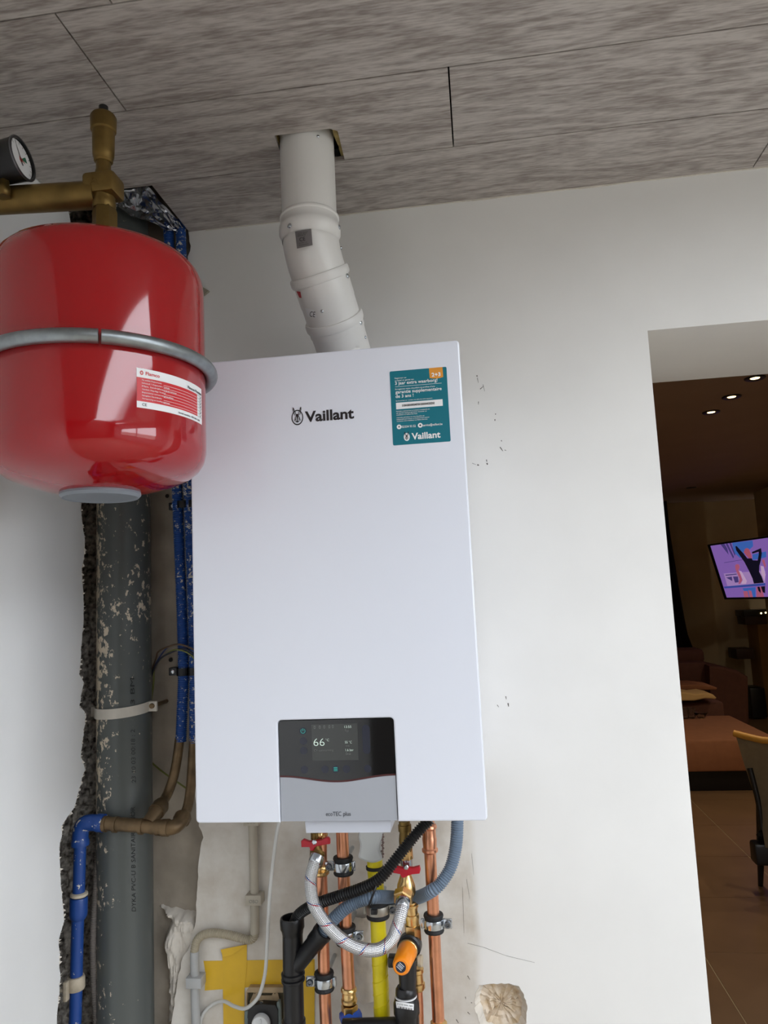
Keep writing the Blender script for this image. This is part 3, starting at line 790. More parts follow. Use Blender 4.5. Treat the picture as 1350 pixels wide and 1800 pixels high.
# printed logo: hare in an oval ring, and the maker's lettering
def hare(cx, cz, w, h, Y, ring_bm, head_bm, solid=False):
    """w, h: width and height of the ring (without the ears)"""
    if solid: prism(ring_bm, disc(cx, cz, w / 2, Y, 28, h / 2), (0, -0.0003, 0))
    else: prism(ring_bm, disc(cx, cz, w / 2, Y, 32, h / 2), (0, -0.0003, 0), [disc(cx, cz + h * 0.005, w * 0.425, Y, 32, h * 0.43)])
    def P(pts, m=True):
        for s in ((1, -1) if m else (1,)):
            prism(head_bm, [Vector((cx + s * x * w, Y - 0.0004, cz + z * h)) for x, z in pts], (0, -0.0003, 0))
    # ears: outlined slim leaves that rise over the ring
    P([(0.05, 0.14), (0.17, 0.42), (0.30, 0.66), (0.36, 0.66), (0.36, 0.50), (0.30, 0.30), (0.22, 0.14), (0.19, 0.15), (0.255, 0.33), (0.30, 0.50), (0.28, 0.54), (0.20, 0.38), (0.12, 0.20), (0.12, 0.12)])
    P([(-0.13, 0.22), (0.13, 0.22), (0.11, 0.10), (0.06, 0.02), (0.035, -0.12), (0.04, -0.20), (-0.04, -0.20), (-0.035, -0.12), (-0.06, 0.02), (-0.11, 0.10)], False)
    P([(0.08, 0.10), (0.16, 0.06), (0.22, -0.04), (0.21, -0.13), (0.14, -0.17), (0.12, -0.10), (0.16, -0.03), (0.12, 0.03)])
    P([(0.0, -0.20), (0.09, -0.24), (0.16, -0.20), (0.15, -0.25), (0.07, -0.31), (0.0, -0.33)])
    P([(0.17, -0.14), (0.30, -0.12), (0.31, -0.14), (0.18, -0.17)]); P([(0.17, -0.18), (0.30, -0.20), (0.29, -0.22), (0.17, -0.21)])
a = V(512.5, 731, YF); b = V(533, 731, YF); t = V(522.5, 720.5, YF); u = V(522.5, 747.5, YF)
bm = new(); hare((a.x + b.x) / 2, (t.z + u.z) / 2, b.x - a.x, t.z - u.z, YF - 0.0002, bm, bm)
part('logo', bm, M_ink, boiler, smooth=False)
bm = face_text('Vaillant', (536.5, 741), (622.5, 735.5), 0.0165, YF - 0.0002, bold=0.028)
part('lettering', bm, M_ink, boiler, smooth=False)
# warranty sticker
sx0 = (V(685, 654, YF).x + V(691, 783, YF).x) / 2; sx1 = (V(785, 644, YF).x + V(792, 776, YF).x) / 2
sz1 = (V(685, 654, YF).z + V(785, 644, YF).z) / 2; sz0 = (V(691, 783, YF).z + V(792, 776, YF).z) / 2
Ys = YF - 0.0004
bm = new(); prism(bm, rrect(sx0, sz0, sx1, sz1, 0.002, YF, 4), (0, -0.0004, 0))
stick = part('sticker', bm, M_teal, boiler, smooth=False, label='teal warranty sticker with an orange tab and white lettering')
sw = sx1 - sx0; sh = sz1 - sz0
def SX(u): return sx0 + u * sw
def SZ(v): return sz1 - v * sh
def stext(bm, body, u0, u1, v, h, bold=0.0):
    t = text_bm(body, h, (u1 - u0) * sw, bold); place_text(t, (SX(u0), Ys - 0.0001, SZ(v)), (1, 0, 0), (0, 0, 1)); merge(bm, t)
bm = new(); prism(bm, [(SX(.695), Ys, SZ(0)), (SX(.93), Ys, SZ(0)), (SX(.935), Ys, SZ(.135))] + [(SX(.935 - .235 * k / 8), Ys, SZ(.135 + .012 * math.sin(math.pi * k / 8))) for k in range(1, 8)] + [(SX(.70), Ys, SZ(.135))], (0, -0.0002, 0))
part('orange_tab', bm, M_orange_tab, stick, smooth=False)
bm = new()
t = text_bm('2+3', 0.0058, .155 * sw, 0.03); place_text(t, (SX(.735), Ys - 0.0003, SZ(.118)), (1, 0, 0), (0, 0, 1)); merge(bm, t)
stext(bm, 'Registreer uw', .085, .29, .108, .0022); stext(bm, 'cv-ketel en geniet van', .085, .42, .140, .0022)
stext(bm, '3 jaar extra waarborg!', .085, .83, .188, .0050, .013)
stext(bm, 'Enregistrez votre chaudière et profitez d\'une', .085, .78, .258, .0022)
stext(bm, 'garantie supplementaire', .085, .895, .308, .0050, .013); stext(bm, 'de 3 ans !', .085, .40, .366, .0050, .013)
stext(bm, 'Serienummer nr : numéro de série de votre appareil :', .085, .73, .414, .0017)
for v, s in ((.556, 'Periodiek onderhoud van uw cv-ketel is noodzakelijk om'), (.580, 'een optimale werking te garanderen. Contacteer uw'), (.604, 'installateur of Vaillant Services.'),
             (.640, 'L\'entretien périodique de votre chaudière est'), (.664, 'indispensable pour assurer un fonctionnement optimal.'), (.688, 'Contactez votre installateur ou Vaillant Services.')):
    stext(bm, s, .085, .085 + .0108 * len(s), v, .0017)
stext(bm, '02/334 93 52', .165, .41, .775, .0034, .006); stext(bm, 'service@vaillant.be', .535, .875, .775, .0034, .006)
box(bm, (SX(.085), Ys - .0002, SZ(.213)), (SX(.90), Ys, SZ(.217)))
prism(bm, disc(SX(.12), SZ(.758), .0037, Ys), (0, -.0002, 0)); prism(bm, disc(SX(.49), SZ(.758), .0037, Ys), (0, -.0002, 0))
stext(bm, 'Vaillant', .33, .83, .938, .0098, .026)
box(bm, (SX(.085), Ys - .0002, SZ(.520)), (SX(.90), Ys, SZ(.432)))
part('lettering', bm, M_white, stick, smooth=False)
bm = new(); t = text_bm('21201200100024075012055004220ZN2', .0032, .57 * sw, .012); place_text(t, (SX(.19), Ys - 0.0003, SZ(.489)), (1, 0, 0), (0, 0, 1)); merge(bm, t)
prism(bm, [(SX(.108), Ys - .0002, SZ(.766)), (SX(.132), Ys - .0002, SZ(.766)), (SX(.128), Ys - .0002, SZ(.746)), (SX(.112), Ys - .0002, SZ(.746))], (0, -.0002, 0))
prism(bm, [(SX(.476), Ys - .0002, SZ(.768)), (SX(.504), Ys - .0002, SZ(.768)), (SX(.504), Ys - .0002, SZ(.748)), (SX(.476), Ys - .0002, SZ(.748))], (0, -.0002, 0))
part('lettering', bm, M_ink, stick, smooth=False)
rb = new(); hb = new(); hare(SX(.245), SZ(.900), .104 * sw, .108 * sh, Ys, rb, hb, True)
part('logo', rb, M_white, stick, smooth=False); part('logo', hb, M_ink, stick, smooth=False)

# ================================================================== flue
flue = thing('flue_pipe', 'white enamelled flue pipe with two bends rising from the boiler to the ceiling', 'flue', (0.22, -0.16, 1.92))
R = 0.0495
def FP(px, py, Y): return V(px, py, Y)
Q0 = Vector((0.1835, -0.2365, ZC + 0.10))
zA = FP(550, 386, -0.2365).z                 # mouth of the first bend
K1 = Vector((0.1835, -0.2365, FP(556, 436, -0.2365).z))
E2 = FP(586.5, 560, -0.172)
d2 = (E2 - K1).normalized(); E1 = K1 + d2 * .046
END = FP(606, 621, -0.128)
bm = new(); cyl(bm, (0.1835, -0.2365, zA - 0.02), Q0, R, 48); part('straight_pipe', bm, M_flue, flue)
def ringed(name, p, d, prof):
    bm = new(); lathe(bm, p, d, prof, 48, False, False); return part(name, bm, M_flue, flue)
dn = Vector((0, 0, -1))
# first bend: socket with two beads, then the curved shell
pA = Vector((0.1835, -0.2365, zA + 0.004))
bm = new(); lathe(bm, pA, dn, [(-0.002, R), (0, R + .0030), (0.002, R + .0042), (0.0045, R + .0042), (0.0065, R + .0024), (0.018, R + .0028), (0.021, R + .0052), (0.026, R + .0060), (0.034, R + .0058), (0.038, R + .0030), (0.048, R + .0012)], 48, False, False)
A0 = K1 + Vector((0, 0, .034)); A1 = K1 + d2 * .034
pth = [Vector((0.1835, -0.2365, zA - 0.040))] + [A0.lerp(K1, t).lerp(K1.lerp(A1, t), t) for t in [k / 10 for k in range(11)]] + [E1]
tube(bm, pth, lambda i, n: R + .0012, 48, False)
b1 = part('bend', bm, M_flue, flue)
sock = [(-0.004, R + .0013), (-0.0035, R + .0045), (0.000, R + .0062), (0.009, R + .0062), (0.0125, R + .0046), (0.013, R + .0022), (0.026, R + .0020)]
L12 = (E2 - E1).length
bm = new(); lathe(bm, E1, d2, sock + [(L12 * .6, R + .002), (L12 * .62, R + .0012), (L12 + .02, R + .001)], 48, False, False)
sl = part('sleeve', bm, M_flue, flue)
d3 = (END - E2).normalized(); L3 = (END - E2).length
bm = new(); lathe(bm, E2, d3, [(-0.004, R + .0012), (-0.0035, R + .0045), (0.000, R + .0062), (0.009, R + .0062), (0.0125, R + .0048), (0.013, R + .0030), (0.024, R + .0030), (0.0245, R + .0018), (L3 * .55, R + .0012)], 48, False, False)
pm = E2 + d3 * (L3 * .55)
tube(bm, [pm - d3 * .002, pm + d3 * .012, END, Vector((END.x + .002, END.y + .004, 1.921))], R + .0011, 48, False)
part('bend', bm, M_flue, flue)
def screw_on(p0, axis, px, py, r, sz=0.0045, rad=None):
    """pan-head screw on a round surface where the pixel ray meets it"""
    d = ray(px, py).normalized(); a = Vector(axis).normalized(); o = CAM - p0
    dd = d - a * d.dot(a); oo = o - a * o.dot(a)
    A_ = dd.dot(dd); B_ = 2 * dd.dot(oo); C_ = oo.dot(oo) - r * r; D_ = B_ * B_ - 4 * A_ * C_
    t = (-B_ - math.sqrt(max(0, D_))) / (2 * A_)
    h = CAM + d * t; n = (h - p0); n = (n - a * n.dot(a)).normalized()
    bm = new(); lathe(bm, h - n * .0005, n, [(0, sz), (.0012, sz), (.0026, sz * .6), (.003, sz * .25)], 12)
    part('screw', bm, M_zinc, flue); return h, n
zax = Vector((0, 0, 1))
screw_on(Q0, zax, 559, 240, R, .003); screw_on(Q0, zax, 509, 397, R + .0058); screw_on(Q0, zax, 596, 399, R + .0058); screw_on(Q0, zax, 599, 436, R + .001, .003)
screw_on(E1, d2, 611, 485, R + .003); screw_on(E1, d2, 566, 547, R + .001, .003); screw_on(E2, d3, 634, 567, R + .003); screw_on(E2, d3, 642, 593, R + .001, .003)
def curved_label(p0, axis, r, pts, m, name, parent, label=None, lift=.0004, nx=8):
    """thin label bent round a pipe; pts = its four photo corners TL TR BR BL"""
    bm = new(); a = Vector(axis).normalized()
    def hit(px, py):
        d = ray(px, py); o = CAM - p0; dd = d - a * d.dot(a); oo = o - a * o.dot(a)
        A_ = dd.dot(dd); B_ = 2 * dd.dot(oo); C_ = oo.dot(oo) - (r + lift) ** 2
        D_ = max(0, B_ * B_ - 4 * A_ * C_); t = (-B_ - math.sqrt(D_)) / (2 * A_); return CAM + d * t
    g = []
    for i in range(nx + 1):
        u = i / nx
        tp = [pts[0][k] * (1 - u) + pts[1][k] * u for k in (0, 1)]; bt = [pts[3][k] * (1 - u) + pts[2][k] * u for k in (0, 1)]
        g.append([bm.verts.new(hit(*[tp[k] * (1 - v) + bt[k] * v for k in (0, 1)])) for v in (0, .5, 1)])
    for i in range(nx):
        for j in range(2): bm.faces.new((g[i][j], g[i + 1][j], g[i + 1][j + 1], g[i][j + 1]))
    o = part(name, bm, m, parent, label=label); return o, hit
M_silver = mat('silver_label_foil', (140, 136, 138), 0.35, 0.6)
b1v = Vector((0.1835, -0.2365, 2.2))
lb, hit = curved_label(b1v, zax, R + .0026, [(518.5, 407), (547, 402), (549.5, 431), (522, 437)], M_silver, 'rating_label', b1, 'small silver rating label with black print')
def label_text(hit, body, p0, p1, h, m, parent, bold=0.0, name='lettering', up=None):
    """lettering laid on a curved surface between two photo points; hit maps a photo point to the surface"""
    t = text_bm(body, 1.0, 1.0, bold)
    ux = Vector((p1[0] - p0[0], p1[1] - p0[1])); uy = Vector(up) if up else Vector((ux.y, -ux.x)).normalized()
    for v in t.verts:
        q = Vector(p0) + ux * v.co.x + uy * (v.co.y * h)
        w_ = hit(q.x, q.y); v.co = w_ + (CAM - w_).normalized() * .0004
    return part(name, t, m, parent, smooth=False)
label_text(hit, 'CE', (527, 424.5), (537, 422.5), 6.5, M_ink, lb)
for k, s in enumerate(('Vaillant GmbH', 'Abgasrohr 80/125', '0063')): label_text(hit, s, (523, 411 + k * 2.6), (541 - k * 2, 408 + k * 2.6), 1.6, M_ink, lb)
label_text(hit, 'EN 14471 T120', (526, 428.5), (540, 426), 1.4, M_ink, lb); label_text(hit, 'Remscheid', (526, 432), (542, 429), 1.6, M_ink, lb)
lb2, hit2 = curved_label(E1, d2, R + .0022, [(536, 541), (552, 545), (557, 558), (541, 557)], M_white, 'ce_label', sl)
label_text(hit2, 'CE', (544, 556.5), (553.5, 557.5), 9.5, M_ink, lb2)
lb3, hit3 = curved_label(E1, d2, R + .0026, [(521, 512), (528, 513), (530, 524), (526, 523)], mat('red_print', (190, 60, 66), .5), 'red_label', sl, nx=3)

# ================================================================== expansion vessel
TX, TY, TR = -0.0640, -0.52, 0.1440
tank = thing('expansion_vessel', 'glossy red round expansion vessel hanging beside the boiler, ringed by a steel band', 'vessel', (TX, TY, 1.68))
zt = 1.985; zb = 1.742
prof = []
for k in range(11):
    a = math.pi / 2 * k / 10; prof.append((zb + 0.0 - 0.030 * math.cos(math.pi / 2 - a) if False else 0, 0))
prof = [(0.052, 1.687), (0.075, 1.6925), (0.100, 1.700), (0.120, 1.708), (0.133, 1.718), (0.1402, 1.729), (0.1436, 1.742), (TR, 1.757), (TR, 1.95), (TR, 1.978), (0.1425, 1.993), (0.138, 2.005), (0.130, 2.0145), (0.115, 2.022), (0.09, 2.028), (0.06, 2.032), (0.02, 2.033)]
bm = new(); lathe(bm, (TX, TY, 0), (0, 0, 1), [(z, r_) for r_, z in prof], 72)
part('tank_shell', bm, M_red, tank)
bm = new(); lathe(bm, (TX, TY, 0), (0, 0, 1), [(1.681, 0.047), (1.680, 0.050), (1.684, 0.0535), (1.690, 0.053)], 48)
part('end_cap', bm, mat('grey_cap_plastic', (128, 134, 142), 0.45), tank)
zband = 1.858
bm = new()
n = 90; gap = math.radians(-62)
pts = [Vector((TX + (TR + .0085) * math.cos(gap + math.radians(0.6) + (2 * math.pi - math.radians(1.2)) * k / n), TY + (TR + .0085) * math.sin(gap + math.radians(.6) + (2 * math.pi - math.radians(1.2)) * k / n), zband)) for k in range(n + 1)]
tube(bm, pts, 0.0092, 16)
part('retaining_band', bm, M_galv, tank)
def hit_tank(px, py, lift=.0):
    d = ray(px, py); p0 = Vector((TX, TY, 0)); o = CAM - p0; r_ = TR + lift
    A_ = d.x ** 2 + d.y ** 2; B_ = 2 * (d.x * o.x + d.y * o.y); C_ = o.x ** 2 + o.y ** 2 - r_ * r_
    D_ = max(0, B_ * B_ - 4 * A_ * C_); return CAM + d * ((-B_ - math.sqrt(D_)) / (2 * A_))
def tang(p): return math.atan2(p.y - TY, p.x - TX)
a0 = tang(hit_tank(240, 680)); a1 = tang(hit_tank(354, 716))
hz1 = hit_tank(239.5, 646).z; hz0 = hit_tank(241, 716).z
arc_len = (a1 - a0) * TR
def wrap(bm, lift):
    """bend flat lettering (x along the label from its left edge, y up from its lower edge) round the shell"""
    for v in bm.verts:
        a = a0 + v.co.x / TR; r_ = TR + lift + v.co.z
        v.co = Vector((TX + r_ * math.cos(a), TY + r_ * math.sin(a), hz0 + v.co.y))
    return bm
def flatrect(bm, x0, y0, x1, y1, n=1):
    n = max(1, int((x1 - x0) / 0.006))
    g = [[bm.verts.new((x0 + (x1 - x0) * i / n, y, 0)) for y in (y0, y1)] for i in range(n + 1)]
    for i in range(n): bm.faces.new((g[i][0], g[i + 1][0], g[i + 1][1], g[i][1]))
LH = hz1 - hz0; AL = arc_len
bm = new(); flatrect(bm, 0, 0, AL, LH); wrap(bm, .0004)
lab = part('data_label', bm, M_white, tank, label='white and red data label', recalc=False)
bm = new(); flatrect(bm, 0, LH * .165, AL * .86, LH * .765); wrap(bm, .0006)
part('red_field', bm, mat('label_red', (204, 40, 46), .4), lab, recalc=False)
bm = new()
def ttext(bm, s, x, y, h, wd, bold=0.0):
    t = text_bm(s, h, wd, bold, 0.0002)
    for v in t.verts: v.co.x += x; v.co.y += y
    merge(bm, t)
for k, s in enumerate(('Max. werkdruk / Pression de service', 'Inhoud / Capacité / Inhalt', 'Max. bedrijfstemperatuur', 'Voordruk / Prégonflage / Vordruck', 'Expansievat verwarmingsinstallatie', 'Fabricagedatum / Date de fabrication', 'Verwarming en koeling gesloten')):
    y = LH * (.69 - k * .078)
    ttext(bm, s, AL * .055, y, LH * .035, AL * (.22 + .05 * (k * 7 % 5)))
    flatrect(bm, AL * .30, y - LH * .018, AL * .85, y - LH * .010)
flatrect(bm, AL * .012, LH * .78, AL, LH * .785)
wrap(bm, .0008); part('lettering', bm, M_white, lab, smooth=False, recalc=False)
bm = new(); ttext(bm, 'Flamco', AL * .095, LH * .845, LH * .085, AL * .16, .018)
for s_ in (1, .62):
    c = (AL * .052, LH * .885); r_ = LH * .058 * s_
    g = [[bm.verts.new((c[0] + q * r_ * math.cos(a) * .8, c[1] + q * r_ * math.sin(a), .0002)) for q in (1, .7)] for a in [2 * math.pi * k / 8 for k in range(8)]]
    for i in range(8): bm.faces.new((g[i][0], g[(i + 1) % 8][0], g[(i + 1) % 8][1], g[i][1]))
wrap(bm, .0006); part('lettering', bm, mat('label_red', (204, 40, 46), .4), lab, smooth=False, recalc=False)
bm = new(); ttext(bm, 'Flexcon Premium', AL * .66, LH * .80, LH * .075, AL * .32, .004); ttext(bm, 'CE', AL * .055, LH * .055, LH * .07, AL * .05); ttext(bm, 'Serial number: 2021.06 1.847', AL * .50, LH * .05, LH * .045, AL * .42)
for k in range(8): flatrect(bm, AL * .865, LH * (.17 + k * .083), AL * .995, LH * (.176 + k * .083))
for k in range(7): ttext(bm, str((6, 18, 2, 110, 120, 5, 40)[k]), AL * .93, LH * (.19 + k * .083), LH * .045, AL * .025)
wrap(bm, .0007); part('lettering', bm, mat('black_print', (50, 50, 54), .5), lab, smooth=False, recalc=False)

# brass console on top of the vessel
YB = -0.52
man = thing('brass_console', 'dull brass pipe console with a square tee block above the red vessel', 'pipe fitting', (-0.06, YB, 2.03))
cZ = V(182, 330, YB).z; cX = V(183, 330, YB).x
lp0 = V(-60, 357, YB - 0.02); rp = V(172, 343, YB)
bm = new(); cyl(bm, (XL + 0.001, YB - .012, V(-60, 360, YB).z), rp, 0.0198, 28); part('tube', bm, M_oldbrass, man)
bz_0 = V(182, 352, YB).z; bz_1 = V(182, 311, YB).z
bm = new(); box(bm, (V(154, 320, YB).x, YB - 0.019, V(182, 348, YB).z), (V(209, 320, YB).x, YB + 0.021, bz_1), 0.006); 
lathe(bm, (cX, YB, V(183, 368, YB).z), (0, 0, 1), [(0, .0150), (.004, .0165), (.010, .0165), (.016, .0150), (.028, .019)], 24)
part('tee_block', bm, M_oldbrass, man)
bm = new(); lathe(bm, (cX + .001, YB, 2.028), (0, 0, 1), [(0, .0160), (.001, .0175), (V(183, 374, YB).z - 2.028, .0175), (V(183, 366, YB).z - 2.028, .0150)], 6, ph=.3); part('hex_nut', bm, M_oldbrass, man)
bm = new(); lathe(bm, (cX - .001, YB, bz_1), (0, 0, 1), [(-.002, .0125), (.008, .0115), (.010, .0105), (.024, .0105)], 24); part('neck', bm, M_oldbrass, man)
t = text_bm('A', .016, None); place_text(t, (V(168, 322, YB).x, YB - .0192, V(170, 338, YB).z), (1, 0, 0), (0, 0, 1)); part('stamped_letter', t, M_oldbrass, man, smooth=False)
vent = thing('air_vent', 'upright dull brass automatic air vent with a black cap on top', 'air vent', (cX, YB, bz_1 + .024))
za = V(182, 276, YB).z; zc = V(182, 219, YB).z; ztop = V(182, 211, YB).z
bm = new(); lathe(bm, (cX - .001, YB, 0), (0, 0, 1), [(bz_1 + .022, .0115), (bz_1 + .024, .0135), (za - .004, .0135), (za, .0150), (za + .006, .0155), (zc - .012, .0160), (zc - .010, .0182), (zc + .010, .0188), (zc + .014, .0165), (ztop, .0100), (ztop + .001, .006)], 28)
part('body', bm, M_oldbrass, vent)
bm = new(); lathe(bm, (cX - .001, YB, ztop), (0, 0, 1), [(0, .0068), (.021, .0068), (.023, .0045)], 16); part('cap', bm, M_blackpl, vent)
# pressure gauge
gc = V(39, 279, YB - .03); gz = gc.z
gauge = thing('pressure_gauge', 'round black pressure gauge with a white dial at the left edge', 'gauge', (V(20, 330, YB - .02).x, YB - .02, V(20, 326, YB).z))
gn = Vector((0.985, 0.03, 0.13)).normalized()
bm = new(); lathe(bm, gc - gn * .046, gn, [(0, .020), (.006, .0285), (.040, .0300), (.046, .0315), (.048, .0312), (.048, .0285), (.0455, .0280)], 40, True, False); part('case', bm, M_blackpl, gauge)
gx, gy = frame_of(gn)
up = Vector((0, 0, 1)); gr = up.cross(gn).normalized(); gu = gn.cross(gr)
def gpt(a, r_, l=0.0): return gc - gn * (.0025 - l) + (gr * math.cos(a) + gu * math.sin(a)) * r_
bm = new(); bm.faces.new([bm.verts.new(gpt(2 * math.pi * k / 32, .0281)) for k in range(32)]); part('dial', bm, M_white, gauge, recalc=False)
bm = new()
for a_0, a_1, in ((40, 10),):
    ps = [gpt(math.radians(a_0 + (a_1 - a_0) * k / 8), .017, .0003) for k in range(9)] + [gpt(0, 0, .0003)]
    bm.faces.new([bm.verts.new(p) for p in ps])
part('green_zone', bm, mat('green_print', (40, 110, 80), .5), gauge, recalc=False)
bm = new(); c = gpt(0, 0, .0006); bm.faces.new([bm.verts.new(x) for x in (gpt(math.radians(-8), .012, .0006), gpt(math.radians(120), .002, .0006), gpt(math.radians(-90), .002, .0006))]); bm.faces.new([bm.verts.new(x) for x in (gpt(2.2, .005, .0006), gpt(.6, .004, .0006), gpt(-1.2, .006, .0006), gpt(-2.4, .004, .0006))]); part('red_hand', bm, mat('red_print2', (180, 50, 40), .5), gauge, recalc=False)
bm = new()
for ang, ln in ((115, .026),):
    a = math.radians(ang); p = gpt(a, ln, .0008); q = gpt(a + math.pi, .009, .0008); s_ = (gr * -math.sin(a) + gu * math.cos(a)) * .0008
    bm.faces.new([bm.verts.new(x) for x in (q - s_ * 1.6, p - s_ * .4, p + s_ * .4, q + s_ * 1.6)])
for k in range(13):
    a = math.radians(215 - k * 250 / 12); p = gpt(a, .0265, .0005); q = gpt(a, .0225, .0005); s_ = (gr * -math.sin(a) + gu * math.cos(a)) * .0004
    bm.faces.new([bm.verts.new(x) for x in (q - s_, p - s_, p + s_, q + s_)])
part('needle', bm, M_ink, gauge, recalc=False, smooth=False)
bm = new(); tube(bm, [gpt(2 * math.pi * k / 40, .0302, .003) for k in range(41)], .0016, 8); part('bezel', bm, mat('grey_steel', (120, 120, 126), .3, .8), gauge)
sp = gc - gn * .028
bm = new(); lathe(bm, (sp.x, sp.y, gz - .056), (0, 0, 1), [(0, .0105), (.014, .0105), (.016, .0085), (.032, .0085)], 6); part('stem', bm, M_oldbrass, gauge)

# foil stuffed in the ceiling notch
bm = new()
fu = spline([V(205, 333, -.150), V(216, 330, -.172), V(240, 327, -.174), V(259, 326, -.172), V(281, 352, -.112), V(303, 376, -.066), V(322, 398, -.022)], 6)
fl = spline([V(196, 364, -.112), V(207, 361, -.112), V(228, 376, -.100), V(246, 381, -.088), V(264, 387, -.072), V(288, 401, -.040), V(314, 404, -.020)], 6)
def foil(u, v):
    k = min(len(fu) - 1, int(round(u * (len(fu) - 1)))); p = fu[k].lerp(fl[k], v)
    a_ = math.sin(math.pi * min(1, v * 1.2)) * .8 + .2
    q = Vector((u * 7, v * 3.2, 0))
    f_ = abs(noise.noise(q + Vector((0, 0, 2)))) * 2 - .5
    return p + Vector((noise.noise(q + Vector((0, 0, 9))) * .006, -.016 * f_ * a_ + .006, -.012 * noise.noise(q * 1.7 + Vector((3, 1, 5))) * a_ - .001))
grid(bm, foil, len(fu) - 1, 12)
bmesh.ops.triangulate(bm, faces=bm.faces[:])
tag(part('foil_sheet', bm, M_foil, None, smooth=False), 'crumpled silver foil stuffed in the ceiling cut-out over the pipes', 'foil')
# clear plastic tab on the wall behind the vessel
bm = new(); prism(bm, [V(352, 503, 0), V(369, 513, 0), V(355, 524, 0), V(350, 516, 0)], (0, -0.006, 0)); tag(part('plastic_tab', bm, mat('clear_old_plastic', (168, 160, 140), .4), None, smooth=False), 'small yellowed plastic tab on the wall right of the red vessel', 'plastic clip')

# ================================================================== pipes in the chase
PX, PY, PR = -0.2785, -0.030, 0.0535
soil = thing('soil_pipe', 'thick dark grey waste pipe in the corner, flecked with cream paint', 'pipe', (PX, PY, 0.3))
bm = new(); cyl(bm, (PX, PY, -0.011), (PX, PY, 2.50), PR, 48); part('pipe', bm, M_pvc, soil)
def hit_soil(px, py):
    d = ray(px, py); o = CAM - Vector((PX, PY, 0)); r_ = PR + .0002
    A_ = d.x ** 2 + d.y ** 2; B_ = 2 * (d.x * o.x + d.y * o.y); C_ = o.x ** 2 + o.y ** 2 - r_ * r_
    D_ = max(0, B_ * B_ - 4 * A_ * C_); return CAM + d * ((-B_ - math.sqrt(D_)) / (2 * A_))
M_stamp = mat('faded_black_print', (40, 42, 42), .5)
label_text(hit_soil, 'DYKA PVC-U B SANITAIR BENOR', (239, 1602), (237, 1418), 7.5, M_stamp, soil, up=(-1, 0))
label_text(hit_soil, '23 10 03 00:18 : 2', (239, 1376), (237, 1282), 7.5, M_stamp, soil, up=(-1, 0))
label_text(hit_soil, '3 BM', (237, 1238), (236, 1192), 7.5, M_stamp, soil, up=(-1, 0))
# strap on it
zs = V(220, 1254, PY - PR).z
strap = thing('pipe_strap', 'off-white metal strap bolted round the dark grey waste pipe', 'pipe strap', (PX, PY, zs - .01))
bm = new(); pts = []
for k in range(25):
    a = math.radians(172 + (362 - 172) * k / 24); pts.append(Vector((PX + (PR + .0015) * math.cos(a), PY + (PR + .0015) * math.sin(a), 0)))
M_strap = mat('white_coated_steel', (196, 190, 178), .4, var=.05)
for i in range(24):
    a, b = pts[i], pts[i + 1]; na = (a - Vector((PX, PY, 0))).normalized() * .0022; nb = (b - Vector((PX, PY, 0))).normalized() * .0022
    za_ = zs - .010 - .004 * math.sin(math.pi * i / 24) + i * .0003; zb_ = zs - .010 - .004 * math.sin(math.pi * (i + 1) / 24) + (i + 1) * .0003; hgt = .0195
    vs = [bm.verts.new(Vector((p.x, p.y, z))) for p, z in ((a, za_), (b, zb_), (b + nb, zb_), (a + na, za_), (a, za_ + hgt), (b, zb_ + hgt), (b + nb, zb_ + hgt), (a + na, za_ + hgt))]
    for f in ((0, 1, 2, 3), (7, 6, 5, 4), (2, 6, 7, 3), (0, 4, 5, 1)): bm.faces.new([vs[k] for k in f])
    if i in (0, 23): bm.faces.new([vs[k] for k in ((0, 3, 7, 4) if i == 0 else (1, 5, 6, 2))])
part('band', bm, M_strap, strap)
bm = new(); box(bm, (PX + PR, PY - .010, zs - .004), (PX + PR + .020, PY - .004, zs + .016), .002); part('lug', bm, M_strap, strap); bm = new(); box(bm, (PX - PR - .016, PY - .006, zs - .012), (PX - PR, PY, zs + .008), .002); part('lug', bm, M_strap, strap)
bm = new(); lathe(bm, (PX + PR + .010, PY - .010, zs + .007), (0, -1, 0), [(0, .0055), (.003, .0050), (.004, .003)], 12); part('bolt', bm, M_bronze, strap)
bm = new(); cyl(bm, (PX + PR + .010, PY - .004, zs + .007), (PX + PR + .010, 0.035, zs + .007), .004); part('stud', bm, M_bronze, strap)

# blue water pipe at the torn edge of the left wall
bY = -0.100
def BP(px, py, Y=bY): return V(px, py, Y)
blue = thing('blue_pipe', 'blue plastic water pipe with elbow and sleeve joint at the torn wall edge', 'pipe', BP(135, 1800))
bxs = [BP(141, 1478), BP(138, 1580), BP(136, 1640), BP(132, 1800), BP(128, 1880)]
rb = 0.0112
bm = new(); tube(bm, resample(spline([BP(142, 1455)] + bxs + [DN(BP(128, 1880))], 6), .02), rb, 24); part('pipe', bm, M_blue, blue)
bm = new(); d = (BP(137, 1624) - BP(138, 1572)).normalized(); lathe(bm, BP(138.5, 1577), d, [(0, .0150), (.004, .0162), (.028, .0162), (.034, .0155), (.040, .0120)], 28); part('coupling', bm, M_blue, blue)
bm = new(); lathe(bm, BP(139, 1568), d, [(0, .0128), (.002, .0160), (.006, .0160), (.008, .0135)], 28); part('joint_ring', bm, mat('cream_sealant', (190, 180, 160), .6), blue)
bm = new()
e0 = BP(141, 1486); e1 = BP(142, 1447); e2 = BP(183, 1447)
pe = resample(spline([e0, BP(141.5, 1465), BP(147, 1450), BP(160, 1446), e2], 8), .004)
tube(bm, pe, lambda i, n: .0165 if (i < 3 or i > n - 5) else .0150, 24); part('elbow', bm, M_blue, blue)
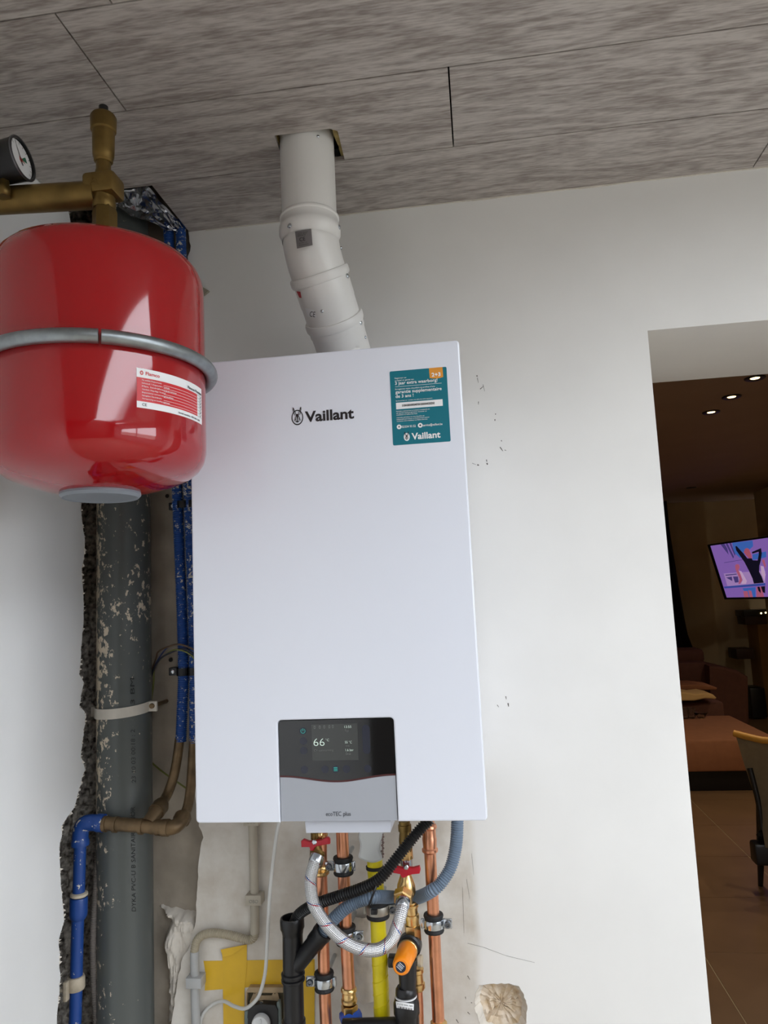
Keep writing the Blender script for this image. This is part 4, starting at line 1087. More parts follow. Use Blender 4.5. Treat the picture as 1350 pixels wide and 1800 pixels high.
# clamp on the blue pipe
bc = BP(133, 1728)
bcl = thing('pipe_clamp', 'cream-spattered metal clamp on the blue pipe at lower left', 'pipe clamp', bc)
M_oldclamp = mat('painted_old_clamp', (176, 164, 144), .6, var=.15, scale=60, bump=.4)
bm = new(); lathe(bm, bc + Vector((0, 0, .012)), (0.02, 0, -1), [(-.001, .0118), (0, .0150), (.003, .0165), (.020, .0165), (.023, .0150), (.024, .0118)], 28, False, False); part('band', bm, M_oldclamp, bcl)
bm = new(); box(bm, bc + Vector((-.012, -.024, -.022)), bc + Vector((-.004, -.012, .012)), .002); part('ear', bm, M_oldclamp, bcl)
bm = new(); cyl(bm, bc + Vector((-.008, -.018, -.004)), bc + Vector((-.034, -.018, -.004)), .0035, 12); part('screw', bm, M_oldclamp, bcl)

# bronze manifold and the two water pipes that leave it
mY = -0.101
brz = thing('bronze_manifold', 'tarnished bronze tee across the grey waste pipe with two branches curving upward', 'pipe fitting', V(230, 1460, mY))
bm = new(); cyl(bm, V(180, 1447, mY), V(268, 1453, mY), .0125, 24)
for x in (182, 200, 246, 276): lathe(bm, V(x, 1448 + (x - 180) * .07, mY), (1, 0, -.03), [(0, .0145), (.007, .0145)], 20)
part('tee', bm, M_bronze, brz)
bm = new()
p1 = [V(262, 1446, mY), V(276, 1424, -.082), V(283, 1415, -.066), V(296, 1392, -.035), V(306, 1362, -.022), V(312, 1330, -.015), V(316, 1298, -.012)]
tube(bm, resample(spline(p1, 8), .006), lambda i, n: .0135 if i < 9 else .0095, 20)
lathe(bm, V(274, 1428, -.085), p1[2] - p1[1], [(0, .0160), (.010, .0160), (.012, .0150), (.020, .0162), (.023, .0150)], 20)
part('branch', bm, M_bronze, brz)
bm = new()
p2 = [V(266, 1453, mY), V(300, 1455, mY), V(316, 1446, -.086), V(328, 1424, -.062), V(334, 1396, -.045), V(338, 1350, -.022), V(341, 1298, -.012)]
tube(bm, resample(spline(p2, 8), .006), lambda i, n: .0135 if i < 14 else .0095, 20)
lathe(bm, V(286, 1455, mY), (1, 0, 0), [(0, .0155), (.012, .0155)], 20); lathe(bm, V(318, 1443, -.077), p2[3] - p2[2], [(0, .0165), (.010, .0165), (.013, .015)], 20)
part('branch', bm, M_bronze, brz)
def sleeve(label, pts, m):
    bm = new(); corrugated(bm, pts, .0112, .0040, .0012, 18); tag(part('corrugated_sleeve', bm, m), label, 'conduit', 'blue corrugated sleeves behind the boiler')
sleeve('blue corrugated sleeve, left one of the pair between waste pipe and boiler', [V(318, 1303, -.012), V(320.5, 1240, -.012), V(322.5, 1180, -.012), V(320, 1080, -.012), V(316, 980, -.012), V(312, 880, -.012), V(308, 760, -.012), V(297, 420, -.012), V(295, 395, -.012)], M_bluecor)
sleeve('blue corrugated sleeve crusted with cream paint, right against the boiler edge', [V(342, 1305, -.012), V(342, 1240, -.012), V(342, 1180, -.012), V(339.5, 1080, -.012), V(336, 980, -.012), V(332, 880, -.012), V(328, 760, -.012), V(318, 420, -.012), V(316, 395, -.012)], M_bluecor2)
def saddle(label, py):
    p = V(297, py, -.02); q = V(345, py - 2, -.02)
    s = thing('saddle_clip', label, 'pipe clip', (p.x, 0.02, p.z - .008), 'saddle clips on the blue sleeves')
    bm = new(); box(bm, (p.x - .008, -.004, p.z - .008), (p.x + .010, .026, p.z + .008), .0015); part('base', bm, M_blackpl, s)
    bm = new()
    top = []; N_ = 10
    for c_ in (V(322.5, py, -.012).x, V(342.5, py, -.012).x):
        top += [(c_ + .0128 * math.cos(a), -.012 + .0128 * math.sin(a)) for a in [math.radians(190 + 160 * k / 8) for k in range(9)]]
    for (xa, ya), (xb, yb) in zip(top, top[1:]):
        prism(bm, [(xa, ya, p.z - .0075), (xb, yb, p.z - .0075), (xb, yb - .002, p.z - .0075), (xa, ya - .002, p.z - .0075)], (0, 0, .015))
    part('strap', bm, M_blackpl, s, smooth=False)
    bm = new(); lathe(bm, (p.x + .0005, -.004, p.z), (0, -1, 0), [(0, .0042), (.001, .0042), (.002, .002)], 12); part('screw', bm, M_zinc, s)
saddle('black saddle clip on the blue sleeves just below the red vessel', 888); saddle('black saddle clip on the blue sleeves beside loose wires', 1182)
bm = new()
for x, y in ((294, 872), (300, 1160)):
    c = V(x, y, .026); lathe(bm, (c.x, c.y, c.z), (0, -1, 0), [(0, .0042), (.0012, .0042)], 14)
part('drill_hole', bm, M_void, chase, smooth=False, kind='stuff')
def cable(name, label, pts, r_, m, cat='cable', group=None, seg=10):
    bm = new(); tube(bm, resample(spline(pts, 10), max(.003, r_)), r_, seg); return tag(part(name, bm, m), label, cat, group)
M_wire_b = mat('black_wire', (30, 32, 44), .45); M_wire_g = mat('yellow_green_wire', (112, 116, 58), .45); M_wire_n = mat('brown_wire', (90, 70, 50), .45); M_wire_bl = mat('blue_wire', (40, 52, 92), .45)
cable('wire', 'dark wire looping from behind the boiler down beside the grey waste pipe', [V(350, 1156, -.035), V(326, 1141, -.038), V(305, 1145, -.034), V(280, 1160, -.02), V(266, 1188, -.005), V(261, 1212, .0), V(264, 1245, .008)], .0018, M_wire_b)
cable('wire', 'yellow-green wire looping over the lower black saddle clip', [V(350, 1170, -.035), V(334, 1150, -.038), V(310, 1142, -.036), V(290, 1152, -.022), V(272, 1172, -.008), V(270, 1200, .004), V(266, 1232, .015)], .0018, M_wire_g)
cable('wire', 'brown wire, topmost of the small wire loop', [V(350, 1146, -.035), V(318, 1133, -.038), V(295, 1137, -.030), V(278, 1146, -.016), V(274, 1158, -.008), V(266, 1182, .006), V(262, 1200, .02)], .0018, M_wire_n)
cable('wire', 'dark blue wire inside the small wire loop', [V(350, 1160, -.034), V(322, 1136, -.037), V(300, 1135, -.030), V(284, 1150, -.02), V(270, 1176, -.008), V(264, 1200, .004), V(262, 1228, .015)], .0016, M_wire_bl)
cable('wire', 'thin yellow-green wire slanting behind the bronze branches', [V(258, 1333, .020), V(280, 1352, .014), V(296, 1364, .010), V(312, 1375, .010), V(330, 1387, .012), V(350, 1396, .015)], .0018, M_wire_g)
bm = new(); corrugated(bm, [V(174, 1452, -.045), V(173, 1490, -.050), V(169, 1560, -.062), V(164, 1640, -.066), V(165, 1720, -.062), V(170, 1800, -.058), V(171, 1900, -.06), DN(V(171, 1900, -.06))], .0068, .0042, .0011, 12)
tag(part('grey_flexible_conduit', bm, mat('dusty_grey_conduit', (112, 106, 100), .6)), 'thin grey corrugated conduit between the blue pipe and the waste pipe', 'conduit')

# ================================================================== conduit, cable and socket below the boiler's left
cY = -0.013
cg = 'grey conduit runs on the wall'
bm = new(); tube(bm, resample(spline([V(444, 1440, cY), V(446, 1520, cY), V(448, 1600, cY), V(448, 1640, cY)], 6), .02), .0087, 20)
tag(part('conduit_pipe', bm, M_beigepl), 'short grey conduit pipe running down from under the boiler', 'conduit', cg)
bm = new(); corrugated(bm, [V(448.5, 1634, cY), V(447, 1646, cY), V(438, 1652, cY), V(420, 1648, cY), V(400, 1643, cY), V(375, 1640, cY), V(356, 1644, cY), V(346, 1654, cY), V(342.5, 1668, cY), V(342, 1676, cY)], .0082, .0036, .0013, 16)
tag(part('flexible_conduit', bm, mat('beige_flexible_conduit', (176, 166, 144), .55)), 'beige corrugated conduit bridging the two grey conduit pipes', 'conduit', cg)
bm = new(); tube(bm, resample(spline([V(342, 1672, cY), V(343, 1740, cY), V(345, 1810, cY), V(347, 1870, cY), DN(V(350, 1870, cY))], 6), .02), .0086, 20)
tag(part('conduit_pipe', bm, M_greypl), 'lower grey conduit pipe beside the yellow tape', 'conduit', cg)
def obo(label, px, py, m, txt=True):
    c = V(px, py, -.026)
    s = thing('conduit_clip', label, 'pipe clip', (c.x, 0, c.z - .008), 'conduit clips')
    bm = new(); box(bm, (c.x - .0155, -.027, c.z - .0095), (c.x + .0155, -.0005, c.z + .0095), .0012)
    part('body', bm, m, s)
    if txt:
        t = text_bm('OBO', .0062, .018, 0.0); place_text(t, (c.x - .008, -.0271, c.z - .0045), (1, 0, 0), (0, 0, 1)); part('lettering', t, mat('clip_relief', (140, 138, 130), .6), s, smooth=False)
obo('grey conduit clip half hidden under the boiler bottom edge', 441, 1443, M_beigepl); obo('grey conduit clip midway down the upper conduit pipe', 445, 1583, M_beigepl); obo('pale grey conduit clip on the lower conduit pipe', 340, 1729, M_greypl, False)
cable('white_cable', 'white cable hanging from the boiler and looping left past the socket', [V(492, 1440, -.10), V(487, 1462, -.10), V(482, 1500, -.095), V(476, 1550, -.09), V(472.5, 1600, -.085), V(469.5, 1660, -.075), V(466, 1710, -.07), V(456, 1748, -.065), V(442, 1766, -.058), V(428, 1773, -.05), V(410, 1768, -.035), V(394, 1760, -.02), V(378, 1763, -.012), V(362, 1776, -.008), V(354, 1790, -.006), V(350, 1815, -.006)], .0034, M_white_cable)
def tape(label, px, lift, curl=None):
    bm = new(); prism(bm, [V(x, y, -lift) for x, y in px], (0, -.0006, 0))
    if curl: 
        n_ = len(curl) // 2
        pts = [V(x, y, -lift - .001 - d_) for x, y, d_ in curl]
        prism(bm, pts, (0, -.0008, 0))
    tag(part('yellow_tape', bm, M_tape, smooth=False), label, 'tape', 'yellow tape strips round the socket')
tape('horizontal yellow tape strip above the wall socket', [(358, 1689), (553, 1686), (554, 1732), (440, 1735), (360, 1741), (362, 1715)], .0002)
tape('vertical yellow tape strip left of the wall socket, its top corner curled', [(391, 1680), (392, 1669), (434, 1660), (434, 1700), (430, 1740), (429, 1860), (394, 1860), (392, 1740)], .0010, [(388, 1669, .004), (433, 1660, 0), (420, 1670, .003), (408, 1678, .006), (392, 1682, .008)])
tape('vertical yellow tape strip right of the black waste pipe', [(533, 1690), (551, 1690), (553, 1740), (553, 1860), (533, 1860)], .0010)
# socket box
sY = -0.012
so = thing('wall_socket', 'uncovered black wall socket in a rusty metal mounting frame', 'socket', V(465, 1830, 0))
M_beigeframe = mat('dusty_mounting_frame', (170, 148, 116), .6, .2, var=.2, scale=60)
def PXb(bm, pts, Y, t): prism(bm, [V(x, y, Y) for x, y in pts], (0, t, 0))
bm = new(); PXb(bm, [(432.5, 1743), (437, 1735.5), (497, 1735.5), (498, 1745), (434, 1744.5)], sY, .011); PXb(bm, [(432.5, 1743), (434.5, 1743), (433.5, 1860), (430.5, 1860)], sY, .011); part('box_rim', bm, M_beigeframe, so, smooth=False)
bm = new(); prism(bm, [V(x, y, sY + .009) for x, y in [(434, 1744), (498, 1744), (500, 1860), (432, 1860)]], (0, .002, 0)); part('box_back', bm, mat('dark_olive_box', (84, 78, 58), .8), so, smooth=False)
bm = new(); prism(bm, [V(x, y, sY + .003) for x, y in [(446, 1745), (488, 1745), (491, 1758), (486, 1764), (484, 1772), (439, 1772), (439, 1760)]], (0, .002, 0),
                  [[V(x, y, sY + .003) for x, y in [(453, 1745.5), (480, 1745.5), (477.5, 1750), (450.5, 1750)]], [V(x, y, sY + .003) for x, y in [(446.5, 1747), (447.3, 1745.6), (448.8, 1745.4), (449.4, 1746.6), (448, 1747.6)]], [V(x, y, sY + .003) for x, y in [(481.7, 1747), (482.3, 1745.6), (484.0, 1745.4), (484.4, 1746.8), (482.8, 1747.6)]]])
part('mounting_frame', bm, M_beigeframe, so, smooth=False)
bm = new(); prism(bm, [V(x, y, sY - .012) for x, y in [(436, 1775), (440, 1768), (460, 1765), (484, 1767), (488, 1776), (489, 1860), (434, 1860)]], (0, .016, 0)); part('socket_body', bm, M_blackpl, so, smooth=False)
bm = new(); prism(bm, [V(x, y, sY - .009) for x, y in [(486.5, 1762), (490.5, 1760), (492, 1772), (493, 1800), (491, 1860), (485, 1860), (486, 1790)]], (0, .010, 0)); part('side_clip', bm, mat('grey_green_clip', (112, 124, 122), .4, .4), so, smooth=False); bm = new(); prism(bm, [V(x, y, sY - .005) for x, y in [(430, 1778), (436, 1776), (435, 1788), (438, 1800), (436, 1860), (431, 1860)]], (0, .008, 0)); part('side_clip', bm, mat('grey_green_clip', (112, 124, 122), .4, .4), so, smooth=False)
bm = new(); lathe(bm, V(460, 1763.5, sY - .004), (0, -1, 0), [(0, .004), (.002, .004)], 10); part('screw', bm, M_zinc, so)
pl_ = thing('plug', 'white round mains plug pushed into the black wall socket', 'plug', V(459, 1830, sY - .02))
bm = new(); c = V(460, 1797, sY - .012); lathe(bm, c, (0, -1, 0), [(0, .0170), (.009, .0170), (.012, .0155), (.013, .012)], 32); box(bm, (c.x + .0005, c.y - .0155, c.z - .016), (c.x + .0035, c.y - .010, c.z + .013), .001); box(bm, (c.x - .0185, c.y - .009, c.z - .012), (c.x + .0185, c.y, c.z - .002), .002); part('plug_body', bm, mat('white_plug_plastic', (226, 228, 228), .4), pl_)

# ================================================================== pipes below the boiler
cp = 'copper pipes below the boiler'
YP = -0.095
def cpipe(label, px, r_, m=M_copper, name='copper_pipe', cat='pipe', grp=cp):
    o = thing(name, label, cat, V(*px[-1], YP), grp)
    bm = new(); tube(bm, resample(spline([V(x, y, YP) for x, y in px] + ([DN(V(*px[-1], YP))] if px[-1][1] > 1800 else []), 6), .03), r_, 24); part('pipe', bm, m, o); return o
def press(par, px, py, dz, r_, m, hexz=None):
    """press fitting: collars with beads along a pipe"""
    p = V(px, py, YP); d = Vector((.0, 0, -1))
    bm = new(); lathe(bm, p, d, [(0, r_), (.001, r_ + .0022), (.004, r_ + .0038), (.007, r_ + .0038), (.009, r_ + .0016), (dz * .45, r_ + .0016), (dz * .5, r_ + .0024), (dz - .009, r_ + .0016), (dz - .007, r_ + .0038), (dz - .003, r_ + .0038), (dz, r_ + .001)], 24, False, False)
    part('press_fitting', bm, m, par)
    if hexz:
        bm = new(); lathe(bm, p + d * hexz[0], d, [(0, r_ + .003), (.001, r_ + .0045), (hexz[1] - .001, r_ + .0045), (hexz[1], r_ + .003)], 6); part('hex_nut', bm, m, par)
c1 = cpipe('leftmost copper pipe, behind the braided hose', [(565, 1440), (564.5, 1530), (567, 1600), (569.5, 1700), (573, 1800), (576, 1870)], .0107)
c2 = cpipe('copper pipe second from the left, with a brass joint low down', [(600.5, 1440), (604, 1530), (607.5, 1620), (611.5, 1700), (614, 1745)], .0112)
c4 = cpipe('rightmost copper pipe, beside the grey hose', [(753, 1440), (757, 1520), (762, 1610), (766, 1700), (771, 1800), (774, 1870)], .0107)
press(c1, 564.5, 1518, .020, .0107, M_brass); press(c1, 563, 1452, .020, .009, M_brass, (.006, .012))
press(c4, 753.5, 1448, .050, .0107, M_copper)
press(c2, 613, 1734, .028, .0105, M_brass, (.030, .018)); 
bm = new(); lathe(bm, V(771, 1793, YP), (0, 0, -1), [(0, .0118), (.002, .0145), (.02, .0145)], 6); part('hex_nut', bm, M_brass, c4)
bm = new(); p = V(616, 1775, YP); lathe(bm, p, (0, 0, -1), [(0, .0135), (.003, .0165), (.006, .0205), (.014, .021), (.018, .0175), (p.z + .011, .0175)], 8)
bl = part('blue_adapter', bm, M_blueclean); tag(bl, 'blue plastic adapter below the brass joint at the bottom edge', 'pipe fitting')
def clamp(label, px, py, r_, side, Y=YP, screw_side=None, lean=0.0, m=M_zinc):
    c = V(px, py, Y); s = thing('pipe_clamp', label, 'pipe clamp', c - Vector((0, 0, .012)), 'rubber-lined pipe clamps')
    ax = Vector((lean, 0, -1))
    bm = new(); lathe(bm, c - ax.normalized() * .0155, ax, [(0, r_ + .0002), (.0002, r_ + .0062), (.003, r_ + .0072), (.009, r_ + .0052), (.022, r_ + .0052), (.028, r_ + .0072), (.0305, r_ + .0062), (.031, r_ + .0002)], 30, False, False); part('rubber_lining', bm, M_rubber, s)
    bm = new(); lathe(bm, c - ax.normalized() * .0075, ax, [(0, r_ + .0050), (.0004, r_ + .0068), (.003, r_ + .0074), (.010, r_ + .0074), (.0146, r_ + .0068), (.015, r_ + .0050)], 30, False, False); part('band', bm, m, s)
    R_ = r_ + .006
    for sd in (-1, 1):
        big = sd == side
        bm = new(); box(bm, (c.x + sd * R_, c.y - .006, c.z - .0085), (c.x + sd * (R_ + (.016 if big else .006)), c.y + .001, c.z + .0085), .0022); part('ear', bm, m, s)
        if big:
            bm = new(); q = Vector((c.x + sd * (R_ + .008), c.y - .006, c.z)); lathe(bm, q, (0, -1, 0), [(0, .0060), (.003, .0060), (.005, .0048), (.005, .0028), (.003, .002)], 16); part('screw', bm, mat('dark_zinc_screw', (120, 124, 130), .3, .9), s)
    bm = new(); cyl(bm, (c.x, c.y + R_, c.z), (c.x, 0.0, c.z), .004, 12); part('stud', bm, M_zinc, s)
clamp('clamp with black rubber lining, high on the second copper pipe', 603.5, 1521, .0112, -1); clamp('clamp with black rubber lining, behind the braided hose loop', 608, 1643, .0112, 1)
clamp('clamp with black rubber lining, low on the leftmost copper pipe', 570, 1724, .0107, -1); clamp('clamp with black rubber lining, on the rightmost copper pipe', 762.5, 1622, .0107, 1)
# gas pipe
gas = thing('gas_pipe', 'yellow-wrapped gas pipe with a black collar, middle of the pipe row', 'pipe', V(670, 1800, YP))
bm = new(); tube(bm, resample(spline([V(658, 1500, YP), V(660, 1540, YP), V(664, 1610, YP), V(668, 1700, YP), V(672, 1797, YP), V(673, 1840, YP), DN(V(674, 1860, YP))], 8), .010), lambda i, n: .0138 + (.0004 if (i // 2) % 2 else 0), 28); part('wrapped_pipe', bm, M_yellow, gas)
# spiral laps of the wrapping
bm = new()
for y in (1720, 1742, 1764, 1690):
    c = V(668 + (y - 1700) * .04, y, YP); n_ = 24
    pts = [c + Vector((.0139 * math.cos(a), .0139 * math.sin(a), .006 * math.cos(a))) for a in [math.pi + math.pi * k / n_ for k in range(n_ + 1)]]
    tube(bm, pts, .0008, 6)
part('wrap_lap', bm, M_yellow, gas)
bm = new(); lathe(bm, V(658.5, 1521, YP), (0, 0, -1), [(0, .013), (.001, .0158), (.006, .0158), (.007, .0135)], 28); part('collar', bm, M_rubber, gas)
clamp('rubber-lined clamp on the yellow gas pipe under the grey hose', 664, 1597, .0138, 1, m=mat('dull_zinc', (164, 160, 150), .4, .7))
# white plastic cap over the gas valve
bm = new()
capo = [(633, 1463), (671, 1463), (672, 1470), (668.5, 1484), (668, 1496), (672, 1508), (669, 1514), (655, 1518), (640, 1514.5), (629.5, 1508), (631, 1497), (632, 1484), (629, 1472)]
capo = [(p[0], p[1] - (8 if p[1] < 1465 else 0)) for p in capo]
cs = spline([V(x, y, YP - .035) for x, y in capo + capo[:1]], 4)[:-1]
prism_soft(bm, cs, (0, .024, 0), .004)
tag(part('valve_cap', bm, mat('milky_plastic', (190, 192, 190), .3)), 'milky white waisted plastic cap above the yellow gas pipe', 'valve cap')
bm = new(); 
for k in range(9): lathe(bm, V(672 + (k % 2) * 1.2, 1464 + k * 5, YP - .03), (0, 0, -1), [(0, .0015), (.002, .0026), (.004, .0015)], 8)
tag(part('seal_cord', bm, mat('seal_cord_mix', (132, 112, 104), .6)), 'short beaded seal cord hanging beside the milky valve cap', 'cord')
# white plaster lump behind the gas pipe
bm = new()
def lump(u, v):
    a = math.pi * (1 + u); z0 = V(640, 1610, -.01).z; z1 = V(640, 1758, -.01).z
    cx = V(636 + v * 4, 1610 + 148 * v, -.01).x; wd = .0235 - .004 * (1 - v)
    rr_ = wd * (1 + .12 * noise.noise(Vector((u * 6, v * 14, 2))))
    return Vector((cx + rr_ * math.cos(a), -.001 + rr_ * .9 * math.sin(a), z0 + (z1 - z0) * v + .004 * noise.noise(Vector((u * 9, v * 25, 7)))))
grid(bm, lump, 16, 40)
part('plaster_sleeve', bm, M_plaster, wall_back)
# valves
def valve(label, px, py, hpx, hpy, right):
    c = V(px, py, YP - .02)
    s = thing('ball_valve', label, 'valve', c)
    return s, c
v1, c = valve('brass angle valve with a red butterfly handle at left, under the grey flap', 556, 1500, 554, 1484, False)
bm = new(); yv = YP - .035
pa = V(553.5, 1461, yv); 
lathe(bm, V(554.5, 1458, yv), (0, 0, -1), [(0, .0075), (.004, .0075), (.005, .0088), (.016, .0088), (.017, .0065), (.030, .0075), (.034, .0110), (.052, .0120), (.060, .0110)], 20)
part('body', bm, M_oldbrass, v1)
for x in (552.5, 563):
    bm = new(); lathe(bm, V(x, 1463, yv - .003), (0, 0, -1), [(0, .0042), (.001, .0052), (.010, .0052), (.011, .0042)], 6); part('hex_nut', bm, M_brass, v1)
def handle(s, pts, Y, hub):
    bm = new(); prism_soft(bm, [V(x, y, Y) for x, y in pts], (0, .008, 0), .0012)
    part('handle', bm, M_redhandle, s, label='red butterfly handle')
    bm = new(); h = V(*hub, Y); lathe(bm, h, (0, -1, 0), [(0, .0045), (.002, .0045), (.003, .003)], 6); part('nut', bm, M_zinc, s)
handle(v1, [(529, 1479), (533, 1476), (543, 1479.5), (550, 1479), (556, 1477.5), (565, 1477), (572, 1473), (576, 1472.5), (579, 1476), (579.5, 1484), (566, 1486), (557, 1488), (553, 1490), (551, 1495.5), (545.5, 1496), (543.5, 1489.5), (529.5, 1489.5)], yv - .016, (553, 1480))
bm = new(); hb = V(556, 1508, yv - .020); 
dh = Vector((-.12, -.55, -.83)).normalized(); lathe(bm, V(559, 1497, yv - .004), dh, [(0, .0125), (.004, .0130), (.006, .0115), (.012, .0130), (.020, .0130), (.024, .0112)], 20); part('hose_nut', bm, M_oldbrass, v1)
v2, c = valve('brass angle valve with a red butterfly handle at right, before the grey hose', 711, 1560, 712, 1532, True)
y2 = YP - .02
bm = new(); lathe(bm, V(711, 1447, y2), (0.02, 0, -1), [(-.004, .0100), (.002, .0100), (.0025, .0118), (.013, .0118), (.0135, .0095), (.020, .0110), (.030, .0122), (.040, .0118), (.050, .0090), (.060, .0105)], 24); part('body', bm, M_oldbrass, v2)
bm = new(); lathe(bm, V(713, 1491, y2), (0.02, 0, -1), [(0, .0105), (.001, .0120), (.018, .0120), (.019, .0105)], 6); part('hex_nut', bm, M_brass, v2)
bm = new(); lathe(bm, V(714, 1509, y2), (0.02, 0, -1), [(0, .0108), (.014, .0108)], 24); part('coupling', bm, M_zinc, v2)
bm = new(); lathe(bm, V(713, 1522, y2), (-.02, 0, -1), [(0, .0095), (.014, .0095), (.022, .0125), (.032, .0160), (.044, .0165), (.052, .0125), (.056, .010)], 24); part('body', bm, M_brass, v2)
handle(v2, [(687.5, 1532), (692, 1525), (695, 1522.5), (701, 1524.5), (706, 1526), (718, 1525), (726, 1526), (737, 1523), (739, 1530), (737.5, 1536), (724, 1537.5), (717, 1540), (710, 1543.5), (706, 1543), (703, 1537), (689, 1534.5)], y2 - .026, (714, 1524))
dn2 = Vector((-.10, -.80, -.30)).normalized(); hn = V(710.5, 1571, y2 - .014)
bm = new(); lathe(bm, hn, dn2, [(0, .0150), (.002, .0178), (.014, .0178), (.016, .0155)], 6, ph=.4); part('hex_nut', bm, M_brass, v2)
bm = new(); lathe(bm, hn + dn2 * .016, dn2, [(0, .0115), (.004, .0115), (.006, .010)], 20); part('hose_nut', bm, M_brass, v2)
# continuation under the right valve (brass union, then copper)
c3 = thing('brass_union', 'brass union stack and short copper pipe below the right valve', 'pipe fitting', V(727, 1700, YP), cp)
bm = new(); lathe(bm, V(722.5, 1585, YP), (0.03, 0, -1), [(0, .0100), (.003, .0100), (.004, .0130), (.008, .0130), (.009, .0108), (.020, .0108), (.021, .0125), (.026, .0130), (.031, .0118), (.040, .0118)], 24); part('press_fitting', bm, M_brass, c3)
bm = new(); lathe(bm, V(724.5, 1624, YP), (0.03, 0, -1), [(0, .0120), (.001, .0148), (.026, .0148), (.029, .0130)], 6, ph=.2); part('hex_nut', bm, M_brass, c3)
bm = new(); lathe(bm, V(732, 1700, YP), (0.03, 0, -1), [(0, .0095), (.002, .0125), (.008, .0125), (.010, .0105), (.024, .0105), (.026, .0130), (.034, .0130), (.038, .0100)], 20); part('press_fitting', bm, M_brass, c3)
bm = new(); tube(bm, resample(spline([V(732, 1700, YP), V(735, 1745, YP), V(737, 1800, YP), V(738, 1870, YP), DN(V(739, 1870, YP))], 6), .03), .0082, 20); part('pipe', bm, M_copper, c3)
# safety valve group
sg = thing('safety_valve', 'black safety valve group with an orange knob pointing at the viewer', 'valve', V(714, 1740, -.13))
fb = V(704.5, 1700, -.185); bb = V(716, 1672, -.125); dk = (fb - bb).normalized(); Lk = (fb - bb).length
bm = new(); lathe(bm, bb - dk * .034, dk, [(0, .016), (.004, .021), (.020, .021), (.022, .018), (.030, .018)], 30); part('body', bm, M_blackpl, sg)
bm = new(); lathe(bm, bb - dk * .006, dk, [(0, .0175), (.006, .0175), (.007, .0165)], 30); part('brass_ring', bm, M_brass, sg)
bm = new(); lathe(bm, bb, dk, [(0, .0165), (.003, .0172), (Lk - .006, .0150), (Lk - .002, .0138), (Lk, .0120)], 32); kn = part('orange_knob', bm, M_orange, sg)
bm = new(); lathe(bm, fb, dk, [(-.0002, .0088), (.0006, .0086)], 24); part('dark_badge', bm, mat('dark_blue_badge', (34, 40, 56), .4), kn)
ku = Vector((.75, 0, -.62)); ku = (ku - dk * ku.dot(dk)).normalized(); kv = dk.cross(ku)
bm = new()
for k, (s_, h_) in enumerate((('SYR', .0026), ('7 bar', .0026))):
    for l in (0,):
        o_ = fb + dk * .0007 - ku * .006 + kv * (.001 - k * .005)
        for q in range(2):
            a = o_ + kv * (q * .0028); prism(bm, [a, a + ku * .010, a + ku * .010 + kv * .0012, a + kv * .0012], dk * .0002)
part('badge_print', bm, M_lightplastic, kn, smooth=False)
bm = new(); box(bm, V(682, 1702, -.105), V(703, 1675, -.085), .002); part('left_port', bm, M_blackpl, sg)
bm = new(); q = V(729, 1688, -.115); lathe(bm, q, (1, -.15, 0), [(0, .0075), (.006, .0075), (.007, .0095), (.013, .0095), (.013, .006)], 16); part('side_port', bm, mat('beige_port', (186, 174, 150), .5), sg)
bm = new(); lathe(bm, V(716, 1698, -.125), (-.03, 0, -1), [(-.012, .0165), (.0, .0165), (.024, .0150), (.046, .0135)], 28); part('funnel', bm, M_blackpl, sg)
bm = new(); lathe(bm, V(713.5, 1738, -.125), (0.01, 0, -1), [(-.004, .0150), (0, .0178), (.006, .0185), (.009, .0182)], 32); part('funnel_rim', bm, M_blackpl, sg)
trap = thing('waste_socket', 'black waste pipe socket with a white seal ring below the orange knob', 'pipe', V(715, 1850, -.125))
bm = new(); lathe(bm, V(713.5, 1749.5, -.125), (0.01, 0, -1), [(0, .0188), (.0022, .0188)], 36); part('seal_ring', bm, M_white, trap)
bm = new(); lathe(bm, V(713.5, 1751.5, -.125), (0.01, 0, -1), [(0, .0190), (.006, .0205), (.010, .0222), (.026, .0225), (.029, .0205), (V(713.5, 1751.5, -.125).z + .011, .0205)], 36); part('socket', bm, M_blackpl, trap)
w0 = V(713.5, 1760, -.125)
lbw, hitw = curved_label(w0, (0.01, 0, -1), .0226, [(695.5, 1760), (727.5, 1765), (727, 1776), (697, 1771.5)], M_white, 'barcode_label', trap)
label_text(hitw, '3 210 544 789', (698, 1766), (725, 1770.5), 3.0, mat('grey_print', (70, 72, 78), .5), lbw)
bm = new()
for k in range(16):
    x = 700 + k * 1.6 + (k * 7 % 3) * .3
    y = 1768.5 + (x - 698) * .16
    q = [hitw(x, y), hitw(x + .5 + (k % 3) * .25, y), hitw(x + .5 + (k % 3) * .25, y + 4.2), hitw(x, y + 4.2)]
    bm.faces.new([bm.verts.new(p_ + (CAM - p_).normalized() * .0004) for p_ in q])
part('barcode', bm, M_ink, lbw, smooth=False, recalc=False)
bm = new(); cyl(bm, V(603, 1806, -.1245), V(700, 1803, -.1245), .0135, 20); tag(part('waste_pipe', bm, M_blackpl), 'black horizontal waste pipe along the bottom behind the gas pipe', 'pipe')
